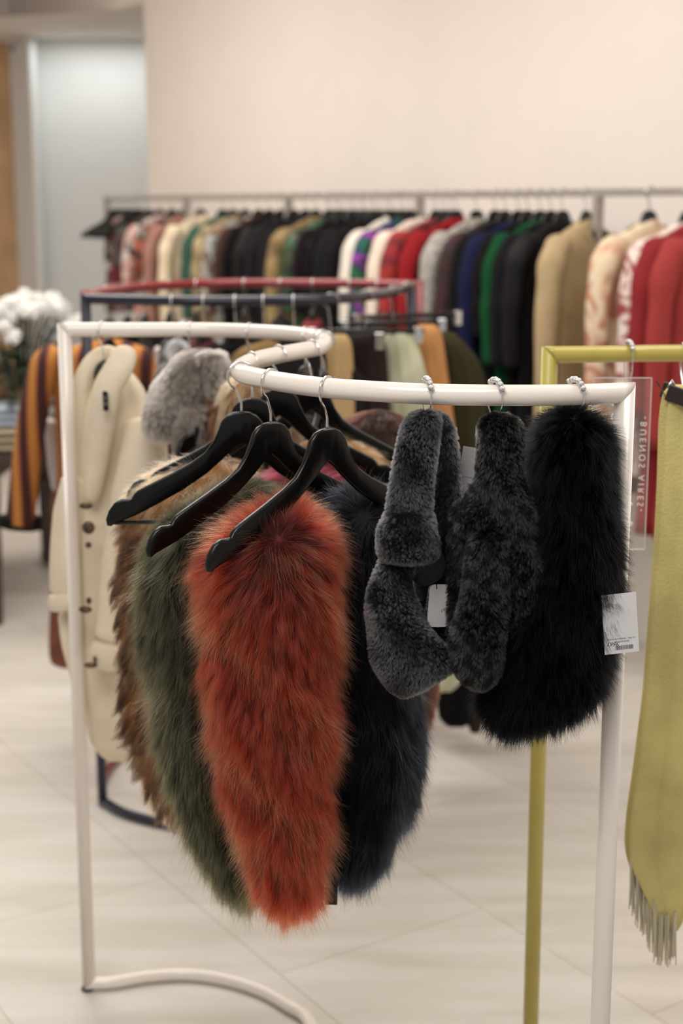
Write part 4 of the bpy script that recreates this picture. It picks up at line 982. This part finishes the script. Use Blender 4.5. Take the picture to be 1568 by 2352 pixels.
loc_obj('neck_opening', tube_arrays([at(252, 778, Ym-.085), at(254, 830, Ym-.10), at(252, 890, Ym-.105)], [.020, .016, .008], n=12, flat=.4), blk, me_)
pm = RR[2]
hm_ = hanger(rail_near(RR, 246), math.radians(8), .085, math.radians(60), 'black hanger inside the mustard striped cardigan', RG)
for ch in hm_.children:
    if ch.name.startswith('hanger_body'): ch.scale = (.72, 1, .9)
simple_cloth('dress', 'long rust brown dress hanging below the mustard cardigan', pattern_mat('rust_brown', [(112, 62, 44), (128, 74, 52), (60, 34, 30)], 5), [(1080, 118, 200), (1200, 120, 205), (1380, 118, 205), (1480, 114, 205), (1530, 118, 200)], 4.66, .05, seed=62, round_bot=.15)
simple_cloth('scarf', 'pale grey scarf end between the mustard sleeve and the cream post', c3('pale_grey_wool', (206, 202, 200)), [(960, 100, 128), (1020, 106, 134), (1080, 112, 142), (1130, 122, 148)], 4.56, .02, seed=63)
simple_cloth('scarf', 'pink and white scarf right of the mustard cardigan', pattern_mat('pink_white', [(196, 150, 140), (220, 212, 204), (180, 120, 112)], 14), [(795, 350, 372), (850, 360, 384), (930, 362, 386), (1000, 362, 382)], 4.36, .02, seed=64)
# pale plastic size ring on a hook
mb = MB(); c = at(408, 808, 3.9); k = 22/3400*3.9
mb.tube([c+Vector((k*math.cos(a), 0, k*math.sin(a))) for a in np.linspace(0, 2*math.pi, 24, endpoint=False)], .009, 10, closed=True)
mb.tube([c+Vector((0, 0, k)), c+Vector((.006, 0, k+.03)), c+Vector((.02, .0, k+.055))], .008, 8)
tag(mb.build('hanging_ring', mat('pale_plastic', (196, 196, 200), .4)), 'pale grey plastic ring hanging above the rabbit fur', 'ring')

# ================================================================== table with flowers at the left
te = empty('display_table', (-1.7, 6.6, 0), 'dark wooden table at the left edge under the flowers', 'table')
TX0, TX1, TY0, TY1, TZ = -3.2, -1.42, 6.05, 7.35, .74
def lp(v): return Vector(v)-Vector(te.location)
mb = MB(); mb.box(lp(((TX0+TX1)/2, (TY0+TY1)/2, TZ-.02)), (TX1-TX0, TY1-TY0, .04)); mb.build('table_top', M['table_wood'], te, False, bevel=.004)
mb = MB(); mb.box(lp(((TX0+TX1)/2, (TY0+TY1)/2, TZ-.085)), (TX1-TX0-.1, TY1-TY0-.1, .09)); mb.build('apron', M['table_wood'], te, False)
for x, y in ((TX1-.06, TY0+.06), (TX1-.06, TY1-.06), (TX0+.06, TY0+.06), (TX0+.06, TY1-.06)):
    mb = MB(); mb.add([lp((x+sx*a, y+sy*a, z)) for z, a in ((0, .028), (TZ-.04, .04)) for sx, sy in ((-1, -1), (1, -1), (1, 1), (-1, 1))], [(3, 2, 1, 0), (4, 5, 6, 7), (0, 1, 5, 4), (1, 2, 6, 5), (2, 3, 7, 6), (3, 0, 4, 7)]); mb.build('leg', M['table_wood'], te, False)
be = empty('bench', (-1.0, 7.1, 0), 'low dark wooden bench behind the striped cardigan', 'bench')
mb = MB(); mb.box((0, 0, .07), (.95, .05, .05)); mb.build('floor_rail', M['table_wood'], be, False)
mb = MB(); mb.box((0, .35, .07), (.95, .05, .05)); mb.build('floor_rail', M['table_wood'], be, False)
mb = MB(); mb.box((0, .175, .42), (1.0, .42, .04)); mb.build('seat', M['table_wood'], be, False, bevel=.004)
for x in (-.44, .44):
    mb = MB(); mb.box((x, .175, .22), (.05, .36, .38)); mb.build('side_panel', M['table_wood'], be, False)
ve = empty('vase', at(58, 900, 6.35)*1.0, 'clay vase holding the white flowers on the table', 'vase'); ve.location.z = TZ+.0005
prof = [(0, 0), (.06, 0), (.085, .05), (.095, .12), (.08, .20), (.055, .25), (.06, .28), (.05, .28), (.045, .25)]
V = []; F = []; sg = 28
for r_, z_ in prof: V += [(r_*math.cos(2*math.pi*k/sg), r_*math.sin(2*math.pi*k/sg), z_) for k in range(sg)]
for i in range(len(prof)-1): F += [(i*sg+k, i*sg+(k+1) % sg, (i+1)*sg+(k+1) % sg, (i+1)*sg+k) for k in range(sg)]
link('vase_body', mesh_np('vase', V, F), mat('clay', (168, 136, 100), .7, noise=.1), ve)
fe = empty('flower_bouquet', Vector(ve.location)+Vector((0, 0, .26)), 'white blossoms with dark green leaves at the left edge', 'flowers')
gm = mat('dark_leaf', (34, 54, 32), .6, noise=.4, nscale=30); wm = mat('white_petal', (250, 250, 246), .7, noise=.06, nscale=30)
rr = random.Random(5); leaf = MB(); stems = MB(); heads = []
for i in range(64):
    a = rr.uniform(0, 6.28); rd = rr.uniform(.02, .24)**1.0; z = .34-rd*rd*1.6+rr.uniform(-.05, .05)
    tip = Vector((rd*math.cos(a)*1.05, rd*math.sin(a), z)); stems.tube([(0, 0, -.2), tip*.5+Vector((0, 0, .02)), tip], .0025, 5); heads.append(tip)
for i in range(240):
    a = rr.uniform(0, 6.28); rd = rr.uniform(.03, .22); z = rr.uniform(-.10, .18); c = Vector((rd*math.cos(a), rd*math.sin(a), z))
    d = Vector((math.cos(a)+rr.uniform(-.4, .4), math.sin(a)+rr.uniform(-.4, .4), rr.uniform(-.8, .5))).normalized(); sd = d.cross(Vector((0, 0, 1))).normalized(); up = sd.cross(d); l = rr.uniform(.05, .09)
    V = [c, c+d*l*.4+sd*l*.28+up*.004, c+d*l, c+d*l*.4-sd*l*.28+up*.004, c+d*l*.45+up*.014]
    leaf.add(V, [(0, 1, 4), (1, 2, 4), (2, 3, 4), (3, 0, 4)])
stems.build('stems', gm, fe); leaf.build('leaves', gm, fe)
bl0 = None
for i, h in enumerate(heads):
    if bl0 is None:
        mb = MB(); r2 = random.Random(2)
        for q in range(46):
            v = Vector((r2.gauss(0, 1), r2.gauss(0, 1), r2.gauss(0, 1))).normalized(); sd = v.cross(Vector((.3, .5, .8))).normalized(); up = sd.cross(v); c = v*.024
            mb.add([c, c+v*.016+sd*.013, c+v*.020+up*.004, c+v*.016-sd*.013, c+v*.012+up*.010], [(0, 1, 4), (1, 2, 4), (2, 3, 4), (3, 0, 4), (0, 3, 2, 1)])
        mb.sphere((0, 0, 0), .026, 10, 8); bl0 = mb.build('blossom', wm, fe, smooth=False); bl0.location = h; o = bl0
    else:
        o = bl0.copy(); COL.objects.link(o); o.location = h
    s_ = rr.uniform(.6, 1.05); o.scale = (s_, s_, s_); o.rotation_euler = (rr.uniform(0, 3), rr.uniform(0, 3), 0)
def folded(c, size, label, m, seed=0):
    e = empty('folded_cloth', c, label, 'clothes', 'folded clothes on the dark table')
    V = []; r_ = np.random.default_rng(seed); n = 6; w, d, h = size
    mb = MB()
    for q in range(3):
        z = h*(q+.5)/3; pts = [(-w/2, 0, z), (-w/4, 0, z+.002), (0, 0, z-.001), (w/4, 0, z+.003), (w/2, 0, z)]
        mb.tube(pts, [d/2*.96, d/2, d/2, d/2, d/2*.94], 20, flat=h/3/d*1.05, up=(0, 0, 1))
    mb.build('folds', m, e); return e
x0 = at(8, 960, 6.3).x
folded((x0, 6.25, TZ), (.30, .26, .10), 'beige folded cloth at the bottom of the pile on the table', c3('oat_cloth', (186, 172, 146)), 1)
folded((x0-.02, 6.26, TZ+.102), (.28, .25, .09), 'light blue folded cloth on top of the pile on the table', c3('ice_blue_cloth', (196, 206, 220)), 2)
e = empty('storage_box', (x0-.22, 6.72, TZ), 'tan cardboard box on the table behind the folded clothes', 'box')
mb = MB(); mb.box((0, 0, .15), (.40, .28, .30)); mb.build('box_body', mat('cardboard', (176, 138, 98), .8, noise=.06), e, False, bevel=.003)
mb = MB(); mb.box((0, 0, .315), (.41, .29, .03)); mb.build('lid', mat('cardboard_lid', (166, 128, 90), .8, noise=.06), e, False, bevel=.003)

# ================================================================== olive rack: scarf, clip hanger, acrylic sign
Po = rail_near(OR, 1442); Yo = Po.y
ring_hook(Po, math.radians(-80), .085, 'beaded ring hook on the olive rail', beads=5)
tags_ = [o for o in COL.objects if o.get('label') == 'beaded ring hook on the olive rail'][0]
lime = mat('lime_wool', (222, 208, 138), .9, noise=.12, nscale=8, bump=.5, bscale=220, spec=.15)
fr_m = mat('fringe_yarn', (214, 204, 178), .9, noise=.05)
Yl = 2.34
rows = [(885, 1522, 1640), (950, 1517, 1650), (1100, 1512, 1648), (1250, 1504, 1640), (1400, 1494, 1632), (1600, 1482, 1615), (1750, 1466, 1600), (1880, 1450, 1592), (1960, 1446, 1584)]
se = empty('knit_scarf', at(1560, 890, Yl), 'lime green knitted scarf with pale fringe at the right edge', 'scarf')
LOW = [(1900, 1449, 1588), (1960, 1448, 1584), (2010, 1462, 1578), (2060, 1490, 1572), (2110, 1506, 1566), (2138, 1516, 1556)]
obj_arrays('scarf_cloth', body_arrays(rows+LOW[2:], Yl, .022, folds=.22, fk=5, seed=71, n=80, seg=72, round_top=.1, round_bot=.1), lime, se)
fr = MB(); r3 = random.Random(3)
for i in range(64):
    v = i/63; 
    if v < .55: x = 1448+(v/.55)*60; y0 = 1968+(v/.55)*120; y1 = y0+r3.uniform(95, 130)
    else: q = (v-.55)/.45; x = 1506+q*46; y0 = 2110+8*math.sin(q*3.1)-8; y1 = y0+r3.uniform(85, 115)
    dx = r3.uniform(-6, 3); Yq = Yl-.012+r3.uniform(-.008, .012)
    fr.tube([at(x, y0-8, Yq), at(x+dx*.4, (y0+y1)/2, Yq+r3.uniform(-.004, .004)), at(x+dx, y1, Yq)], [.0016, .0015, .0010], 6)
adopt(fr.build('fringe', fr_m), se)
# tilted flat clamp hanger over the scarf
te2 = empty('clamp_hanger', at(1545, 905, Yl), 'dark brown clamp hanger gripping the lime green scarf', 'hanger')
a = at(1528, 898, Yl-.005); b = at(1640, 938, Yl-.03); dr = (b-a); L_ = dr.length
rot = dr.to_track_quat('X', 'Z').to_matrix()
mb = MB(); mb.box((a+b)/2+Vector((0, -.012, 0)), (L_, .008, .026), rot); mb.box((a+b)/2+Vector((0, .028, 0)), (L_, .008, .026), rot); adopt(mb.build('jaw', mat('brown_black_wood', (48, 38, 34), .4, noise=.2, nscale=40), None, False, bevel=.0015), te2)
mb = MB(); mb.add([at(1503, 873, Yl-.02), at(1512, 880, Yl-.02), at(1534, 925, Yl-.01), at(1526, 905, Yl-.01)]+[v+Vector((0, .004, 0)) for v in (at(1503, 873, Yl-.02), at(1512, 880, Yl-.02), at(1534, 925, Yl-.01), at(1526, 905, Yl-.01))], [(0, 1, 2, 3), (7, 6, 5, 4), (0, 4, 5, 1), (1, 5, 6, 2), (2, 6, 7, 3), (3, 7, 4, 0)])
adopt(mb.build('size_clip', M['black_plastic'], smooth=False), te2)
mb = MB(); q = at(1543, 875, Yl-.01); mb.tube([q+Vector((-.006, 0, -.012)), q, q+Vector((.006, 0, -.012))], .003, 8); adopt(mb.build('spring', M['chrome']), te2)
Pq = rail_near(OR, 1566); mb = MB(); mb.tube(smooth_path([Pq+Vector((.0, -.016, -.002)), Pq+Vector((0, -.010, .014)), Pq+Vector((0, .006, .0165)), Pq+Vector((0, .018, .004)), Pq+Vector((0, .010, -.03)), Pq+Vector((.004, -.01, -.07))], 40), .0022, 8); adopt(mb.build('hook', M['chrome']), te2)
# acrylic sign seen from behind
Ya = 2.46
def acrylic():
    m, nt, b = new_mat('clear_acrylic'); b.inputs['Base Color'].default_value = (.97, .97, .97, 1); b.inputs['Roughness'].default_value = .03
    b.inputs['Alpha'].default_value = .06; b.inputs['IOR'].default_value = 1.3
    return m
A0 = at(1368, 868, Ya); A1 = at(1502, 866, Ya); A3 = at(1372, 1262, Ya); A2 = at(1489, 1262, Ya)
w_ = A1.x-A0.x; zt, zb = A0.z, A3.z
sx = (A0.x+A1.x)/2-.004
sg_ = empty('acrylic_sign', (sx, Ya, (zt+zb)/2), 'clear acrylic panel with white lettering hanging behind the right post', 'sign')
h_ = zt-zb; edge = mat('acrylic_edge', (214, 210, 206), .3)
mb = MB(); mb.box((0, 0, 0), (w_, .003, h_)); mb.build('panel', acrylic(), sg_, False)
mb = MB(); mb.box((-w_/2, 0, 0), (.0012, .0034, h_)); mb.box((w_/2, 0, 0), (.0012, .0034, h_)); mb.box((0, 0, h_/2), (w_, .0034, .0012)); mb.box((0, 0, -h_/2), (w_, .0034, .0012)); mb.build('polished_edge', edge, sg_, False)
mb = MB(); hk = Po-Vector(sg_.location)
mb.tube([(hk.x-.004, hk.y*.6, h_/2-.008), (hk.x-.004, hk.y*.5, h_/2+.02), (hk.x, hk.y-.01, hk.z-.07)], .0012, 6); mb.build('wire', M['chrome'], sg_)
# lettering reads top to bottom, mirrored because it faces away
def sign_text(t, size, x, z, sp=1.0):
    cuv = text_mesh(t, size, .0002)
    cuv.transform(Matrix.Translation((x, -.0021, z)) @ Matrix.Rotation(math.radians(90), 4, 'X') @ Matrix.Rotation(math.radians(-90), 4, 'Z') @ Matrix.Scale(-1, 4, (0, 1, 0)))
    return link('lettering', cuv, M['white_vinyl'], sg_, False)
sign_text('- B U E N O S   A I R E S -', .0150, at(1474, 1065, Ya).x-sx, at(1478, 1066, Ya).z-(zt+zb)/2)
scr = []
for i in range(150):
    v = i/149; ph_ = v*2*math.pi*9.5+1.3*math.sin(v*17)+.8*math.sin(v*31+1); px_ = 1428+(12+10*abs(math.sin(v*8.3+.6))+(9 if v < .08 or v > .9 else 0))*math.sin(ph_)+4*math.sin(v*23); py_ = 900+v*310+(6+5*math.sin(v*14))*math.cos(ph_+.4)
    p_ = at(px_, py_, Ya-.003)-Vector(sg_.location); scr.append(p_)
mb = MB(); mb.tube(scr, .0016, 6, flat=.3, up=(0, 1, 0)); mb.build('script_lettering', M['white_vinyl'], sg_)
